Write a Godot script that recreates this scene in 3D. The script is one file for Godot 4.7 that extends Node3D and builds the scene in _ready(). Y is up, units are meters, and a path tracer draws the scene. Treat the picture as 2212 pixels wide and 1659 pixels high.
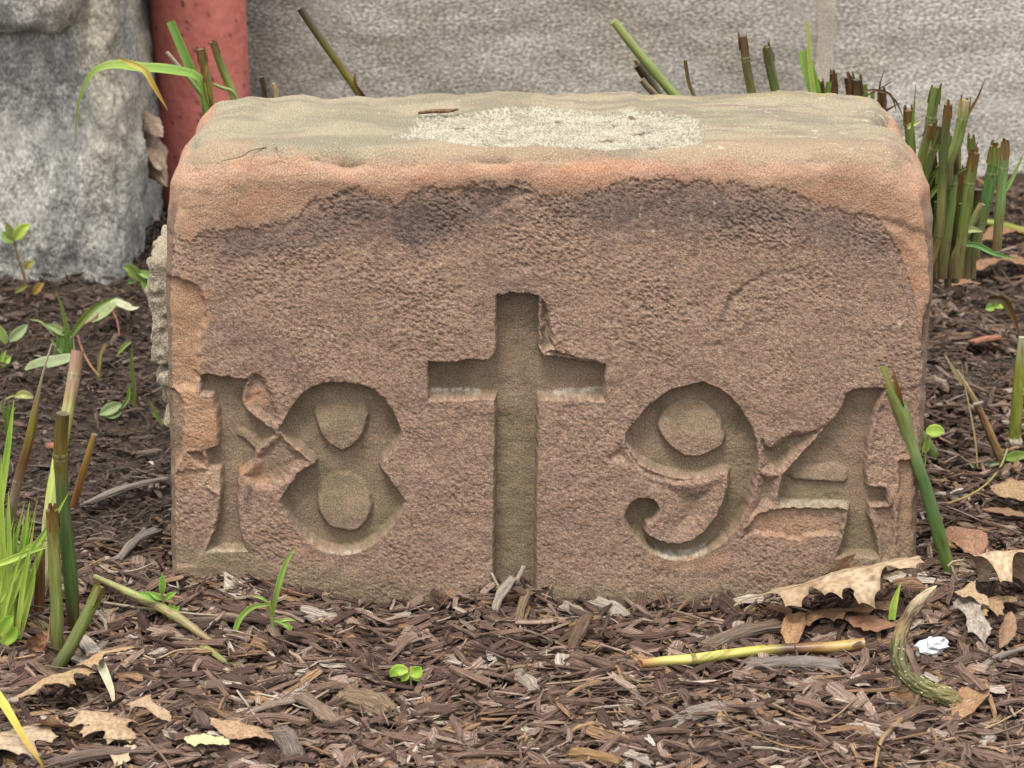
extends Node3D

# Picture units: the photograph measured on a 2212 x 1659 grid; look() gives the ray through such a point.
const FOCAL := 6050.0
const PITCH := 19.0
var eye := Vector3(0, 0.8932, 2.0801)
var rng := RandomNumberGenerator.new()
var n1 := FastNoiseLite.new()
var nf := FastNoiseLite.new()
var nr := FastNoiseLite.new()
var M := {}

func _ready():
	# ---- camera, sky, sun, exposure
	var cam := Camera3D.new()
	cam.name = "camera"
	cam.fov = rad_to_deg(2.0 * atan(829.5 / FOCAL))
	cam.position = eye
	cam.rotation.x = -deg_to_rad(PITCH)
	cam.near = 0.05
	cam.far = 60.0
	var att := CameraAttributesPhysical.new()
	att.frustum_focal_length = 12.0 / tan(deg_to_rad(cam.fov / 2.0))
	att.frustum_focus_distance = 2.2
	att.exposure_aperture = 13.0
	att.frustum_near = 0.05
	att.frustum_far = 60.0
	cam.attributes = att
	add_child(cam)
	cam.current = true
	var we := WorldEnvironment.new()
	we.name = "environment"
	var env := Environment.new()
	var sky := Sky.new()
	var sm := ProceduralSkyMaterial.new()
	sm.sky_top_color = Color(1.0, 1.0, 1.0)
	sm.sky_horizon_color = Color(0.56, 0.56, 0.56)
	sm.sky_curve = 0.35
	sm.ground_bottom_color = Color(0.20, 0.18, 0.15)
	sm.ground_horizon_color = Color(0.42, 0.40, 0.36)
	sm.sun_angle_max = 40.0
	sky.sky_material = sm
	env.background_mode = Environment.BG_SKY
	env.sky = sky
	env.background_energy_multiplier = 1.0
	env.tonemap_mode = Environment.TONE_MAPPER_LINEAR
	env.tonemap_exposure = 3.1
	env.sdfgi_enabled = true
	env.ssao_enabled = true
	env.ssil_enabled = true
	we.environment = env
	add_child(we)
	var sun := DirectionalLight3D.new()
	sun.name = "sun"
	sun.light_energy = 0.5
	sun.light_color = Color(1.0, 0.97, 0.92)
	sun.light_angular_distance = 16.0
	sun.shadow_enabled = true
	sun.rotation_degrees = Vector3(-66, -18, 0)
	add_child(sun)

	rng.seed = 1894
	for n in [n1, nf, nr]:
		n.seed = 7
		n.frequency = 1.0
		n.noise_type = FastNoiseLite.TYPE_SIMPLEX_SMOOTH
	n1.fractal_type = FastNoiseLite.FRACTAL_NONE
	nf.fractal_type = FastNoiseLite.FRACTAL_FBM
	nf.fractal_octaves = 3
	nr.fractal_type = FastNoiseLite.FRACTAL_RIDGED
	nr.fractal_octaves = 2
	cells.noise_type = FastNoiseLite.TYPE_CELLULAR
	cells.seed = 5
	cells.frequency = 1.0
	cells.fractal_type = FastNoiseLite.FRACTAL_NONE
	cells.cellular_return_type = FastNoiseLite.RETURN_DISTANCE
	make_materials()
	build_ground()
	build_wall()
	build_pier()
	build_pipe()
	build_cornerstone()
	build_mulch()
	build_plants()

# ---------------------------------------------------------------- measuring
func look(px: float, py: float) -> Vector3:
	var a := deg_to_rad(PITCH)
	return Vector3(0, -sin(a), -cos(a)) * FOCAL + Vector3(px - 1106.0, 0, 0) - Vector3(0, cos(a), -sin(a)) * (py - 829.5)

func P(px: float, py: float, z: float) -> Vector3:
	var d := look(px, py)
	return eye + d * ((z - eye.z) / d.z)

func G(px: float, py: float, lift := 0.0) -> Vector3:
	var d := look(px, py)
	var p := Vector3.ZERO
	var gy := 0.03
	for i in 14:
		p = eye + d * ((gy + lift - eye.y) / d.y)
		gy = lerpf(gy, ground_y(p.x, p.z), 0.8)
	return p

func ground_y(x: float, z: float) -> float:
	var y := 0.076 * smoothstep(0.08, 1.05, -z)
	y += 0.026 * smoothstep(0.13, 0.29, absf(x - 0.03)) * exp(-pow((z + 0.02) / 0.11, 2.0))
	y -= 0.020
	y += 0.014 * exp(-pow(x / 0.035, 2.0) - pow((z - 0.005) / 0.03, 2.0))
	y += 0.007 * n1.get_noise_2d(x * 7.0 + 3.1, z * 7.0) + 0.002 * n1.get_noise_2d(x * 31.0, z * 31.0 + 9.0)
	return y

# ---------------------------------------------------------------- nodes
func numbered(called: String, parent: Node) -> String:
	if not parent.has_node(NodePath(called)):
		return called
	var i := 1
	while parent.has_node(NodePath("%s_%03d" % [called, i])):
		i += 1
	return "%s_%03d" % [called, i]

func thing(called: String, label: String, category: String, at := Vector3.ZERO, group := "") -> Node3D:
	var o := Node3D.new()
	o.name = numbered(called, self)
	o.position = at
	add_child(o, true)
	o.set_meta("label", label)
	o.set_meta("category", category)
	if group:
		o.set_meta("group", group)
	return o

# a mesh given in world coordinates becomes a named part of the thing
func part(called: String, mesh: Mesh, mat: Material, parent: Node3D, label := "") -> MeshInstance3D:
	var o := MeshInstance3D.new()
	o.name = numbered(called, parent)
	o.mesh = mesh
	o.material_override = null
	mesh.surface_set_material(0, mat)
	parent.add_child(o, true)
	var off := Vector3.ZERO
	var q: Node = parent
	while q != self:
		off += (q as Node3D).position
		q = q.get_parent()
	o.position = -off
	if label:
		o.set_meta("label", label)
	return o

func structure(called: String, mesh: Mesh, mat: Material) -> MeshInstance3D:
	var o := part(called, mesh, mat, self)
	o.set_meta("kind", "structure")
	return o

func arrays_mesh(v: PackedVector3Array, n: PackedVector3Array, c: PackedColorArray, uv: PackedVector2Array, idx: PackedInt32Array) -> ArrayMesh:
	var a := []
	a.resize(Mesh.ARRAY_MAX)
	a[Mesh.ARRAY_VERTEX] = v
	a[Mesh.ARRAY_NORMAL] = n
	if c.size():
		a[Mesh.ARRAY_COLOR] = c
	if uv.size():
		a[Mesh.ARRAY_TEX_UV] = uv
	a[Mesh.ARRAY_INDEX] = idx
	var m := ArrayMesh.new()
	m.add_surface_from_arrays(Mesh.PRIMITIVE_TRIANGLES, a)
	return m

# normals of a grid of nu x nv points, row by row from the upper left as seen from outside
func grid_normals(v: PackedVector3Array, nu: int, nv: int) -> PackedVector3Array:
	var n := PackedVector3Array()
	n.resize(v.size())
	for j in nv:
		var ja := maxi(j - 1, 0) * nu
		var jb := mini(j + 1, nv - 1) * nu
		for i in nu:
			var du := v[j * nu + mini(i + 1, nu - 1)] - v[j * nu + maxi(i - 1, 0)]
			var dv := v[jb + i] - v[ja + i]
			n[j * nu + i] = dv.cross(du).normalized()
	return n

func grid_index(nu: int, nv: int) -> PackedInt32Array:
	var idx := PackedInt32Array()
	idx.resize((nu - 1) * (nv - 1) * 6)
	var k := 0
	for j in nv - 1:
		for i in nu - 1:
			var a := j * nu + i
			idx[k] = a; idx[k + 1] = a + 1; idx[k + 2] = a + nu + 1
			idx[k + 3] = a; idx[k + 4] = a + nu + 1; idx[k + 5] = a + nu
			k += 6
	return idx

func lin(r: float, g: float, b: float) -> Color:
	return Color(r, g, b)

func mixc(a: Color, b: Color, t: float) -> Color:
	return a.lerp(b, clampf(t, 0.0, 1.0))

func rnd(a: float, b: float) -> float:
	return rng.randf_range(a, b)

# ---------------------------------------------------------------- materials
func noise_tex(freq: float, lo: Color, hi: Color, size: int, sd: int, oct := 3, bump := 0.0) -> NoiseTexture2D:
	var n := FastNoiseLite.new()
	n.seed = sd
	n.frequency = freq
	n.noise_type = FastNoiseLite.TYPE_SIMPLEX_SMOOTH
	n.fractal_octaves = oct
	var t := NoiseTexture2D.new()
	t.width = size
	t.height = size
	t.seamless = true
	t.seamless_blend_skirt = 0.2
	t.normalize = true
	t.noise = n
	if bump > 0.0:
		t.as_normal_map = true
		t.bump_strength = bump
	else:
		var g := Gradient.new()
		g.set_color(0, lo)
		g.set_color(1, hi)
		t.color_ramp = g
	return t

func mat(tinted := true, rough := 0.9) -> StandardMaterial3D:
	var m := StandardMaterial3D.new()
	m.vertex_color_use_as_albedo = tinted
	m.roughness = rough
	m.metallic_specular = 0.35
	return m

func triplanar(m: StandardMaterial3D, scale: Vector3, albedo: Texture2D, normal: Texture2D, strength := 1.0):
	m.uv1_triplanar = true
	m.uv1_world_triplanar = true
	m.uv1_scale = scale
	m.albedo_texture = albedo
	if normal:
		m.normal_enabled = true
		m.normal_texture = normal
		m.normal_scale = strength

func fibre_images() -> Array:
	var w := 256
	var h := 256
	var im := Image.create(w, h, false, Image.FORMAT_RGB8)
	var bm := Image.create(w, h, false, Image.FORMAT_RGB8)
	for y in h:
		for x in w:
			# x runs along the grain; both directions close on themselves
			var a := TAU * y / h
			var wob := 0.15 * n1.get_noise_3d(cos(a) * 1.2, sin(a) * 1.2, x * 0.02)
			var s := nf.get_noise_3d(cos(a) * 5.5 + wob, sin(a) * 5.5 + wob, sin(TAU * x / w) * 0.35 + 4.0)
			var f := n1.get_noise_3d(cos(a) * 16.0, sin(a) * 16.0, sin(TAU * x / w + 1.0) * 0.9)
			var g := n1.get_noise_3d(cos(a) * 6.0, sin(a) * 6.0 + 20.0, x * 0.09)
			var t := clampf(0.62 + 0.5 * s + 0.28 * f + 0.12 * g, 0.0, 1.0)
			var c := 0.36 + 0.64 * t
			im.set_pixel(x, y, Color(c, c, c))
			bm.set_pixel(x, y, Color(t, t, t))
	bm.bump_map_to_normal_map(5.0)
	return [ImageTexture.create_from_image(im), ImageTexture.create_from_image(bm)]

func make_materials():
	var white := Color(1, 1, 1)
	var s := mat(true, 0.94)
	triplanar(s, Vector3(7, 9, 7), noise_tex(0.16, Color(0.50, 0.47, 0.45), white, 512, 3, 4), noise_tex(0.10, white, white, 512, 5, 3, 3.0), 0.55)
	M.sandstone = s
	var mo := mat(true, 0.95)
	triplanar(mo, Vector3(9, 9, 9), noise_tex(0.10, Color(0.42, 0.39, 0.36), white, 512, 13, 3), noise_tex(0.10, white, white, 512, 15, 3, 4.0), 0.7)
	M.mortar = mo
	var g := mat(true, 0.9)
	triplanar(g, Vector3(1.8, 3.0, 2.4), noise_tex(0.085, Color(0.36, 0.36, 0.36), white, 1024, 23, 5), noise_tex(0.06, white, white, 1024, 25, 4, 5.0), 0.6)
	M.granite = g
	var g2 := mat(true, 0.9)
	triplanar(g2, Vector3(3.4, 2.0, 3.0), noise_tex(0.07, Color(0.48, 0.48, 0.48), white, 1024, 33, 5), noise_tex(0.04, white, white, 1024, 35, 5, 6.0), 0.8)
	M.gneiss = g2
	var pa := mat(true, 0.62)
	triplanar(pa, Vector3(5, 5, 5), noise_tex(0.03, Color(0.88, 0.86, 0.85), white, 512, 43, 4), noise_tex(0.04, white, white, 512, 45, 4, 2.0), 0.5)
	M.paint = pa
	var so := mat(true, 0.98)
	triplanar(so, Vector3(6, 6, 6), noise_tex(0.06, Color(0.45, 0.42, 0.4), white, 512, 53, 4), noise_tex(0.06, white, white, 512, 55, 4, 8.0), 1.0)
	M.soil = so
	var fi := fibre_images()
	var wo := mat(true, 0.92)
	wo.albedo_texture = fi[0]
	wo.normal_enabled = true
	wo.normal_texture = fi[1]
	wo.normal_scale = 1.3
	M.wood = wo
	var st := mat(true, 0.42)
	st.albedo_texture = noise_tex(0.02, Color(0.72, 0.74, 0.68), white, 256, 63, 4)
	st.uv1_scale = Vector3(0.25, 3.0, 1)
	st.metallic_specular = 0.45
	st.albedo_color = Color(0.80, 0.78, 0.77)
	M.stem = st
	var bl := mat(true, 0.5)
	bl.cull_mode = BaseMaterial3D.CULL_DISABLED
	bl.backlight_enabled = true
	bl.backlight = Color(0.55, 0.6, 0.3)
	bl.albedo_texture = noise_tex(0.03, Color(0.78, 0.80, 0.74), white, 256, 73, 3)
	bl.uv1_scale = Vector3(0.2, 4.0, 1)
	bl.albedo_color = Color(0.94, 0.92, 0.86)
	M.blade = bl
	var dl := mat(true, 0.72)
	dl.cull_mode = BaseMaterial3D.CULL_DISABLED
	dl.backlight_enabled = true
	dl.backlight = Color(0.22, 0.18, 0.12)
	dl.albedo_texture = noise_tex(0.025, Color(0.70, 0.66, 0.62), white, 512, 83, 5)
	dl.normal_enabled = true
	dl.normal_texture = noise_tex(0.02, white, white, 512, 85, 4, 3.0)
	dl.normal_scale = 0.5
	dl.albedo_color = Color(0.90, 0.90, 0.90)
	M.dry_leaf = dl
	var fo := mat(true, 0.5)
	fo.cull_mode = BaseMaterial3D.CULL_DISABLED
	M.paper = fo

# ---------------------------------------------------------------- ground, wall, pier, pipe
func build_ground():
	# a fine sheet round the stone, its edge let down under a coarse sheet that runs on to the horizon
	var nu := 260
	var nv := 300
	var v := PackedVector3Array()
	var c := PackedColorArray()
	for j in nv:
		for i in nu:
			var x := lerpf(-1.0, 1.0, float(i) / (nu - 1))
			var z := lerpf(-1.25, 0.75, float(j) / (nv - 1))
			var y := ground_y(x, z) - 0.004 + 0.004 * nf.get_noise_2d(x * 45.0, z * 45.0)
			y -= 0.16 * pow(smoothstep(0.78, 1.0, maxf(absf(x), z / 0.75)), 2.0)
			v.append(Vector3(x, y, z))
			var t := 0.5 + 0.5 * n1.get_noise_2d(x * 9.0, z * 9.0)
			c.append(mixc(lin(0.040, 0.029, 0.023), lin(0.075, 0.055, 0.043), t))
	structure("ground", arrays_mesh(v, grid_normals(v, nu, nv), c, PackedVector2Array(), grid_index(nu, nv)), M.soil)
	var far := PlaneMesh.new()
	far.size = Vector2(80, 80)
	var fm := mat(false, 0.95)
	fm.albedo_color = Color(0.09, 0.08, 0.055).linear_to_srgb()
	var o := structure("surrounding_ground", far, fm)
	o.position = Vector3(0, -0.05, 0)

# a weathered block with rounded edges: q runs over a box, shape() says how far each point is pushed out
func block_mesh(lo: Vector3, hi: Vector3, r: float, step: float, amp: float, sd: float, stretch: Vector3, tint: Callable, faces := "fltrk") -> ArrayMesh:
	var V := PackedVector3Array()
	var N := PackedVector3Array()
	var C := PackedColorArray()
	var I := PackedInt32Array()
	for f in faces:
		var s := step if f in "ftlr" else step * 3.0
		var a := box_grid(lo, hi, f, s)
		var nu: int = a[0]
		var nv: int = a[1]
		var qs: PackedVector3Array = a[2]
		var v := PackedVector3Array()
		v.resize(qs.size())
		for k in qs.size():
			var q := qs[k]
			var p := q.clamp(lo + Vector3(r, r, r), hi - Vector3(r, r, r))
			var n := (q - p).normalized()
			var m := q * stretch
			var d := amp * (nf.get_noise_3d(m.x * 7.0 + sd, m.y * 7.0, m.z * 7.0) + 0.30 * nf.get_noise_3d(m.x * 32.0, m.y * 32.0 + sd, m.z * 32.0) + 0.12 * nf.get_noise_3d(m.x * 110.0, m.y * 110.0, m.z * 110.0 + sd))
			if sd > 30.0:
				d += amp * 1.5 * (cells.get_noise_3d(m.x * 9.0 + 0.3 * n1.get_noise_3d(m.x * 14.0, m.y * 14.0, m.z * 14.0), m.y * 9.0, m.z * 9.0 + sd) + 0.5)
			v[k] = p + n * (r + d)
		var base := V.size()
		V.append_array(v)
		N.append_array(grid_normals(v, nu, nv))
		for p in v:
			C.append(tint.call(p))
		for i in grid_index(nu, nv):
			I.append(base + i)
	return arrays_mesh(V, N, C, PackedVector2Array(), I)

# points over one face of a box, laid out so that grid_index faces outwards
func box_grid(lo: Vector3, hi: Vector3, f: String, s: float) -> Array:
	var o: Vector3
	var u: Vector3
	var w: Vector3
	var e := hi - lo
	match f:
		"f":
			o = Vector3(lo.x, hi.y, hi.z); u = Vector3(e.x, 0, 0); w = Vector3(0, -e.y, 0)
		"k":
			o = Vector3(hi.x, hi.y, lo.z); u = Vector3(-e.x, 0, 0); w = Vector3(0, -e.y, 0)
		"t":
			o = Vector3(lo.x, hi.y, lo.z); u = Vector3(e.x, 0, 0); w = Vector3(0, 0, e.z)
		"l":
			o = Vector3(lo.x, hi.y, lo.z); u = Vector3(0, 0, e.z); w = Vector3(0, -e.y, 0)
		"r":
			o = Vector3(hi.x, hi.y, hi.z); u = Vector3(0, 0, -e.z); w = Vector3(0, -e.y, 0)
	var nu := int(ceil(u.length() / s)) + 1
	var nv := int(ceil(w.length() / s)) + 1
	var qs := PackedVector3Array()
	qs.resize(nu * nv)
	for j in nv:
		for i in nu:
			qs[j * nu + i] = o + u * (float(i) / (nu - 1)) + w * (float(j) / (nv - 1))
	return [nu, nv, qs]

const WALL_Z := -1.12
var cells := FastNoiseLite.new()

func granite_tint(p: Vector3) -> Color:
	var a := 0.5 + 0.5 * nf.get_noise_3d(p.x * 5.0, p.y * 8.0, 3.0)
	var b := 0.5 + 0.5 * nf.get_noise_3d(p.x * 16.0, p.y * 34.0, 30.0)
	var c := mixc(lin(0.46, 0.43, 0.38), lin(0.64, 0.605, 0.55), 0.2 + 0.7 * smoothstep(0.25, 0.75, a))
	c = mixc(c, lin(0.42, 0.365, 0.30), 0.6 * smoothstep(0.5, 0.85, b) * (1.0 - smoothstep(-0.1, 0.30, p.x)))
	c = mixc(c, lin(0.82, 0.785, 0.725), 0.6 * smoothstep(0.30, 0.50, p.x))
	c = mixc(c, lin(0.52, 0.45, 0.35), 0.4 * smoothstep(0.55, 0.8, 0.5 + 0.5 * n1.get_noise_2d(p.x * 11.0 + 40.0, p.y * 11.0)))
	return c

func build_wall():
	var wall := thing("stone_wall", "grey granite wall of large rough blocks behind the carved stone", "wall", Vector3(0, 0, WALL_Z))
	var joint := P(1783, 100, WALL_Z).x
	var t := granite_tint
	part("stone_block", block_mesh(Vector3(-0.62, -0.12, WALL_Z - 0.25), Vector3(joint - 0.008, 0.42, WALL_Z), 0.012, 0.005, 0.004, 2.0, Vector3(0.8, 1.6, 1), t), M.granite, wall)
	part("stone_block", block_mesh(Vector3(joint + 0.008, -0.12, WALL_Z - 0.25), Vector3(1.25, 0.42, WALL_Z), 0.012, 0.005, 0.004, 9.0, Vector3(0.8, 1.6, 1), t), M.granite, wall)
	part("stone_block", block_mesh(Vector3(-0.62, 0.436, WALL_Z - 0.25), Vector3(0.05, 0.85, WALL_Z), 0.012, 0.012, 0.006, 15.0, Vector3(0.8, 1.6, 1), t), M.granite, wall)
	part("stone_block", block_mesh(Vector3(0.066, 0.436, WALL_Z - 0.25), Vector3(1.25, 0.85, WALL_Z), 0.012, 0.012, 0.006, 19.0, Vector3(0.8, 1.6, 1), t), M.granite, wall)
	var tan_tint := func(p: Vector3) -> Color:
		return mixc(lin(0.54, 0.50, 0.43), lin(0.68, 0.64, 0.56), 0.5 + 0.5 * nf.get_noise_3d(p.x * 30.0, p.y * 30.0, 1.0))
	part("mortar_joint", block_mesh(Vector3(-0.6, 0.40, WALL_Z - 0.2), Vector3(1.2, 0.456, WALL_Z - 0.010), 0.004, 0.02, 0.002, 4.0, Vector3.ONE, tan_tint, "ft"), M.mortar, wall)
	part("mortar_joint", block_mesh(Vector3(joint - 0.02, -0.12, WALL_Z - 0.2), Vector3(joint + 0.02, 0.398, WALL_Z - 0.004), 0.004, 0.004, 0.002, 4.0, Vector3.ONE, tan_tint, "f"), M.mortar, wall)

func gneiss_tint(p: Vector3) -> Color:
	var a := 0.5 + 0.5 * nf.get_noise_3d(p.x * 16.0, p.y * 4.0, p.z * 16.0)
	var b := 0.5 + 0.5 * nf.get_noise_3d(p.x * 90.0 + 7.0, p.y * 34.0, p.z * 90.0)
	var e := nr.get_noise_3d(p.x * 12.0, p.y * 3.5 + 2.0, p.z * 12.0)
	var c := mixc(lin(0.31, 0.31, 0.30), lin(0.54, 0.525, 0.485), 0.1 + 0.9 * smoothstep(0.25, 0.75, a))
	c = mixc(c, lin(0.70, 0.685, 0.64), 0.6 * smoothstep(0.52, 0.80, b))
	c = mixc(c, lin(0.18, 0.18, 0.182), 0.5 * smoothstep(0.48, 0.22, b))
	c = mixc(c, lin(0.22, 0.215, 0.21), 0.4 * smoothstep(0.55, 0.85, e))
	c = mixc(c, lin(0.52, 0.46, 0.35), 0.7 * smoothstep(-0.50, -0.43, p.x) * smoothstep(0.05, 0.3, p.y) * smoothstep(0.3, 0.7, a))
	return c

func build_pier():
	var z := -0.74
	var pier := thing("boulder_pier", "rough blue-grey boulder pier at the left edge in front of the wall", "stone pier", Vector3(-0.7, 0, z))
	var t := gneiss_tint
	var right := P(262, 250, z).x
	part("stone_block", block_mesh(Vector3(-1.05, -0.1, WALL_Z + 0.04), Vector3(right, 0.40, z), 0.014, 0.005, 0.014, 31.0, Vector3(1.5, 0.7, 1.2), t), M.gneiss, pier)
	var ub := P(60, 118, z + 0.03)
	var ur := P(166, 8, z + 0.03)
	part("stone_block", block_mesh(Vector3(-1.05, ub.y, WALL_Z + 0.10), Vector3(ur.x + 0.012, 0.62, z + 0.03), 0.055, 0.006, 0.010, 47.0, Vector3(1.3, 0.8, 1.2), t), M.gneiss, pier)
	part("stone_block", block_mesh(Vector3(ur.x + 0.03, 0.41, WALL_Z + 0.04), Vector3(right + 0.01, 0.7, z), 0.03, 0.015, 0.01, 57.0, Vector3(1.3, 0.8, 1.2), t), M.gneiss, pier)
	# mortar filling the gap behind the two boulders' meeting edges
	var mt := func(p: Vector3) -> Color:
		return mixc(lin(0.44, 0.41, 0.35), lin(0.58, 0.54, 0.46), 0.5 + 0.5 * nf.get_noise_3d(p.x * 25.0, p.y * 25.0, p.z * 25.0))
	part("mortar_joint", block_mesh(Vector3(-1.0, ub.y - 0.010, WALL_Z + 0.12), Vector3(ur.x + 0.020, 0.5, z + 0.004), 0.05, 0.006, 0.006, 63.0, Vector3(1.3, 0.8, 1.2), mt), M.mortar, pier)
	# the mortared corner between pier and wall
	var corner := PackedVector3Array()
	for q in [[0.6, 0.0], [0.2, 0.004], [0.06, 0.0], [-0.05, 0.004]]:
		corner.append(Vector3(right + 0.004 + q[1], q[0], WALL_Z + 0.03))
	part("mortar_joint", tube_mesh(corner, [0.014], [lin(0.40, 0.35, 0.28)], 10, 0.2, 8.0), M.mortar, pier)

func build_pipe():
	var z := -0.99
	var a := P(427, 0, z)
	var b := P(445, 345, z)
	var r := P(530, 60, z).x - P(427, 60, z).x
	var up := (a - b) / (a.y - b.y)
	var foot := b + up * (0.0 - b.y)
	var pipe := thing("downpipe", "salmon red painted round pipe standing in the corner by the wall", "pipe", foot)
	var nu := 96
	var nv := 260
	var v := PackedVector3Array()
	var c := PackedColorArray()
	for j in nv:
		for i in nu:
			var ang := TAU * float(i) / (nu - 1)
			var y := lerpf(0.85, -0.08, float(j) / (nv - 1))
			var o := foot + up * y
			var k := Vector3(sin(ang), 0, cos(ang))
			var d := 0.0008 * nf.get_noise_3d(k.x * 3.0, y * 30.0, k.z * 3.0) + 0.0003 * n1.get_noise_3d(k.x * 20.0, y * 300.0, k.z * 20.0)
			v.append(o + k * (r + d))
			var t := 0.5 + 0.5 * nf.get_noise_3d(k.x * 2.0, y * 14.0, k.z * 2.0)
			var col := mixc(lin(0.40, 0.120, 0.098), lin(0.48, 0.165, 0.135), t)
			var spot := n1.get_noise_3d(k.x * 14.0, y * 190.0, k.z * 14.0)
			col = mixc(col, lin(0.09, 0.03, 0.03), smoothstep(0.66, 0.78, spot))
			col = mixc(col, lin(0.20, 0.07, 0.055), 0.5 * smoothstep(0.12, 0.06, y) * t)
			c.append(col)
	part("pipe_shaft", arrays_mesh(v, grid_normals(v, nu, nv), c, PackedVector2Array(), grid_index(nu, nv)), M.paint, pipe)

# ---------------------------------------------------------------- tubes, blades
# a tapering tube through points; radii and colours are spread evenly along it
func pick(list: Array, t: float):
	if list.size() == 1:
		return list[0]
	if not list[0] is Color:
		var g := clampf(t, 0.0, 1.0) * (list.size() - 1)
		var k := mini(int(g), list.size() - 2)
		return lerpf(float(list[k]), float(list[k + 1]), g - k)
	var f := clampf(t, 0.0, 1.0) * (list.size() - 1)
	var i := mini(int(f), list.size() - 2)
	return lerp(list[i], list[i + 1], f - i)

func smooth_path(pts: PackedVector3Array, n: int) -> PackedVector3Array:
	var cur := Curve3D.new()
	for i in pts.size():
		var t := (pts[mini(i + 1, pts.size() - 1)] - pts[maxi(i - 1, 0)]) / 6.0
		cur.add_point(pts[i], -t, t)
	cur.bake_interval = maxf(cur.get_baked_length() / 200.0, 0.0005)
	var out := PackedVector3Array()
	var total := cur.get_baked_length()
	for k in n:
		out.append(cur.sample_baked(total * k / (n - 1), false))
	return out

func tube_mesh(pts: PackedVector3Array, radii: Array, cols: Array, sides := 10, rough := 0.0, sd := 0.0, rings := 0, hollow := false, wrinkle := 0.0) -> ArrayMesh:
	var length := 0.0
	for i in pts.size() - 1:
		length += pts[i].distance_to(pts[i + 1])
	if rings == 0:
		rings = clampi(int(length / 0.006), 8, 60)
	var path := smooth_path(pts, rings)
	var v := PackedVector3Array()
	var n := PackedVector3Array()
	var c := PackedColorArray()
	var uv := PackedVector2Array()
	var side := Vector3.ZERO
	for j in rings:
		var t := float(j) / (rings - 1)
		var dir := (path[mini(j + 1, rings - 1)] - path[maxi(j - 1, 0)]).normalized()
		if j == 0:
			side = dir.cross(Vector3(0.3, 0.2, 1.0)).normalized()
		side = (side - dir * side.dot(dir)).normalized()
		var other := dir.cross(side)
		var r: float = pick(radii, t)
		var col: Color = pick(cols, t)
		for i in sides + 1:
			var a := TAU * float(i % sides) / sides
			var k := side * cos(a) + other * sin(a)
			var rr := r
			if rough > 0.0:
				rr *= 1.0 + rough * (nf.get_noise_3d(cos(a) * 1.3 + sd, sin(a) * 1.3, t * length * 60.0) + 0.5 * n1.get_noise_3d(cos(a) * 4.0, sin(a) * 4.0 + sd, t * length * 160.0))
			var sh := 1.0 + 0.16 * n1.get_noise_3d(cos(a) * 2.5 + sd, sin(a) * 2.5, t * length * 25.0) + 0.20 * n1.get_noise_3d(cos(a) * 6.0, sin(a) * 6.0 + sd, t * length * 9.0)
			var tone := col
			if wrinkle > 0.0:
				var crease := nr.get_noise_3d(cos(a) * 1.5 + sd + 0.25 * sin(t * 40.0), sin(a) * 1.5, t * length * 14.0) + 0.6 * nr.get_noise_3d(cos(a) * 3.4, sin(a) * 3.4 + sd, t * length * 30.0)
				rr *= 1.0 - 0.10 * wrinkle * crease
				tone = mixc(col, mixc(col, STRAW, 0.35), wrinkle * smoothstep(0.3, 0.8, crease))
				sh *= 1.0 - 0.5 * wrinkle * smoothstep(0.0, -0.5, crease)
			tone = mixc(tone, Color(tone.r * 0.55 + 0.03, tone.g * 0.40 + 0.015, tone.b * 0.4), 0.75 * smoothstep(0.22, 0.50, nf.get_noise_3d(path[j].x * 55.0 + cos(a) * 0.5, path[j].y * 38.0 + sd, path[j].z * 55.0 + sin(a) * 0.5)))
			v.append(path[j] + k * rr)
			n.append(k)
			c.append(Color(tone.r * sh, tone.g * sh, tone.b * sh))
			uv.append(Vector2(t * length * 20.0, float(i) / sides))
	var idx := PackedInt32Array()
	var w := sides + 1
	for j in rings - 1:
		for i in sides:
			var a := j * w + i
			idx.append_array([a, a + w, a + 1, a + 1, a + w, a + w + 1])
	if wrinkle > 0.0 or rough > 0.1:
		var g := grid_normals(v, w, rings)
		for j in rings:
			for i in w:
				var k := -g[j * w + i]
				if i == 0 or i == sides:
					k = -(g[j * w] + g[j * w + sides]).normalized()
				n[j * w + i] = k
	# ends
	for e in [0, rings - 1]:
		var dir := (path[e] - path[1 if e == 0 else rings - 2]).normalized()
		var ctr := v.size()
		var col: Color = pick(cols, 0.0 if e == 0 else 1.0)
		var sink := 0.0
		var rad: float = pick(radii, 0.0 if e == 0 else 1.0)
		if hollow and e == 0:
			sink = -rad * 1.6
			col = Color(col.r * 0.5, col.g * 0.5, col.b * 0.45)
		v.append(path[e] + dir * sink)
		n.append(dir)
		c.append(col)
		uv.append(Vector2(0, 0.5))
		for i in sides + 1:
			v.append(v[e * w + i])
			n.append(dir)
			c.append(mixc(c[e * w + i], lin(0.5, 0.5, 0.34), 0.25))
			uv.append(Vector2(0.01, float(i) / sides))
		for i in sides:
			if e == 0:
				idx.append_array([ctr, ctr + 1 + i, ctr + 2 + i])
			else:
				idx.append_array([ctr, ctr + 2 + i, ctr + 1 + i])
	return arrays_mesh(v, n, c, uv, idx)

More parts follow.
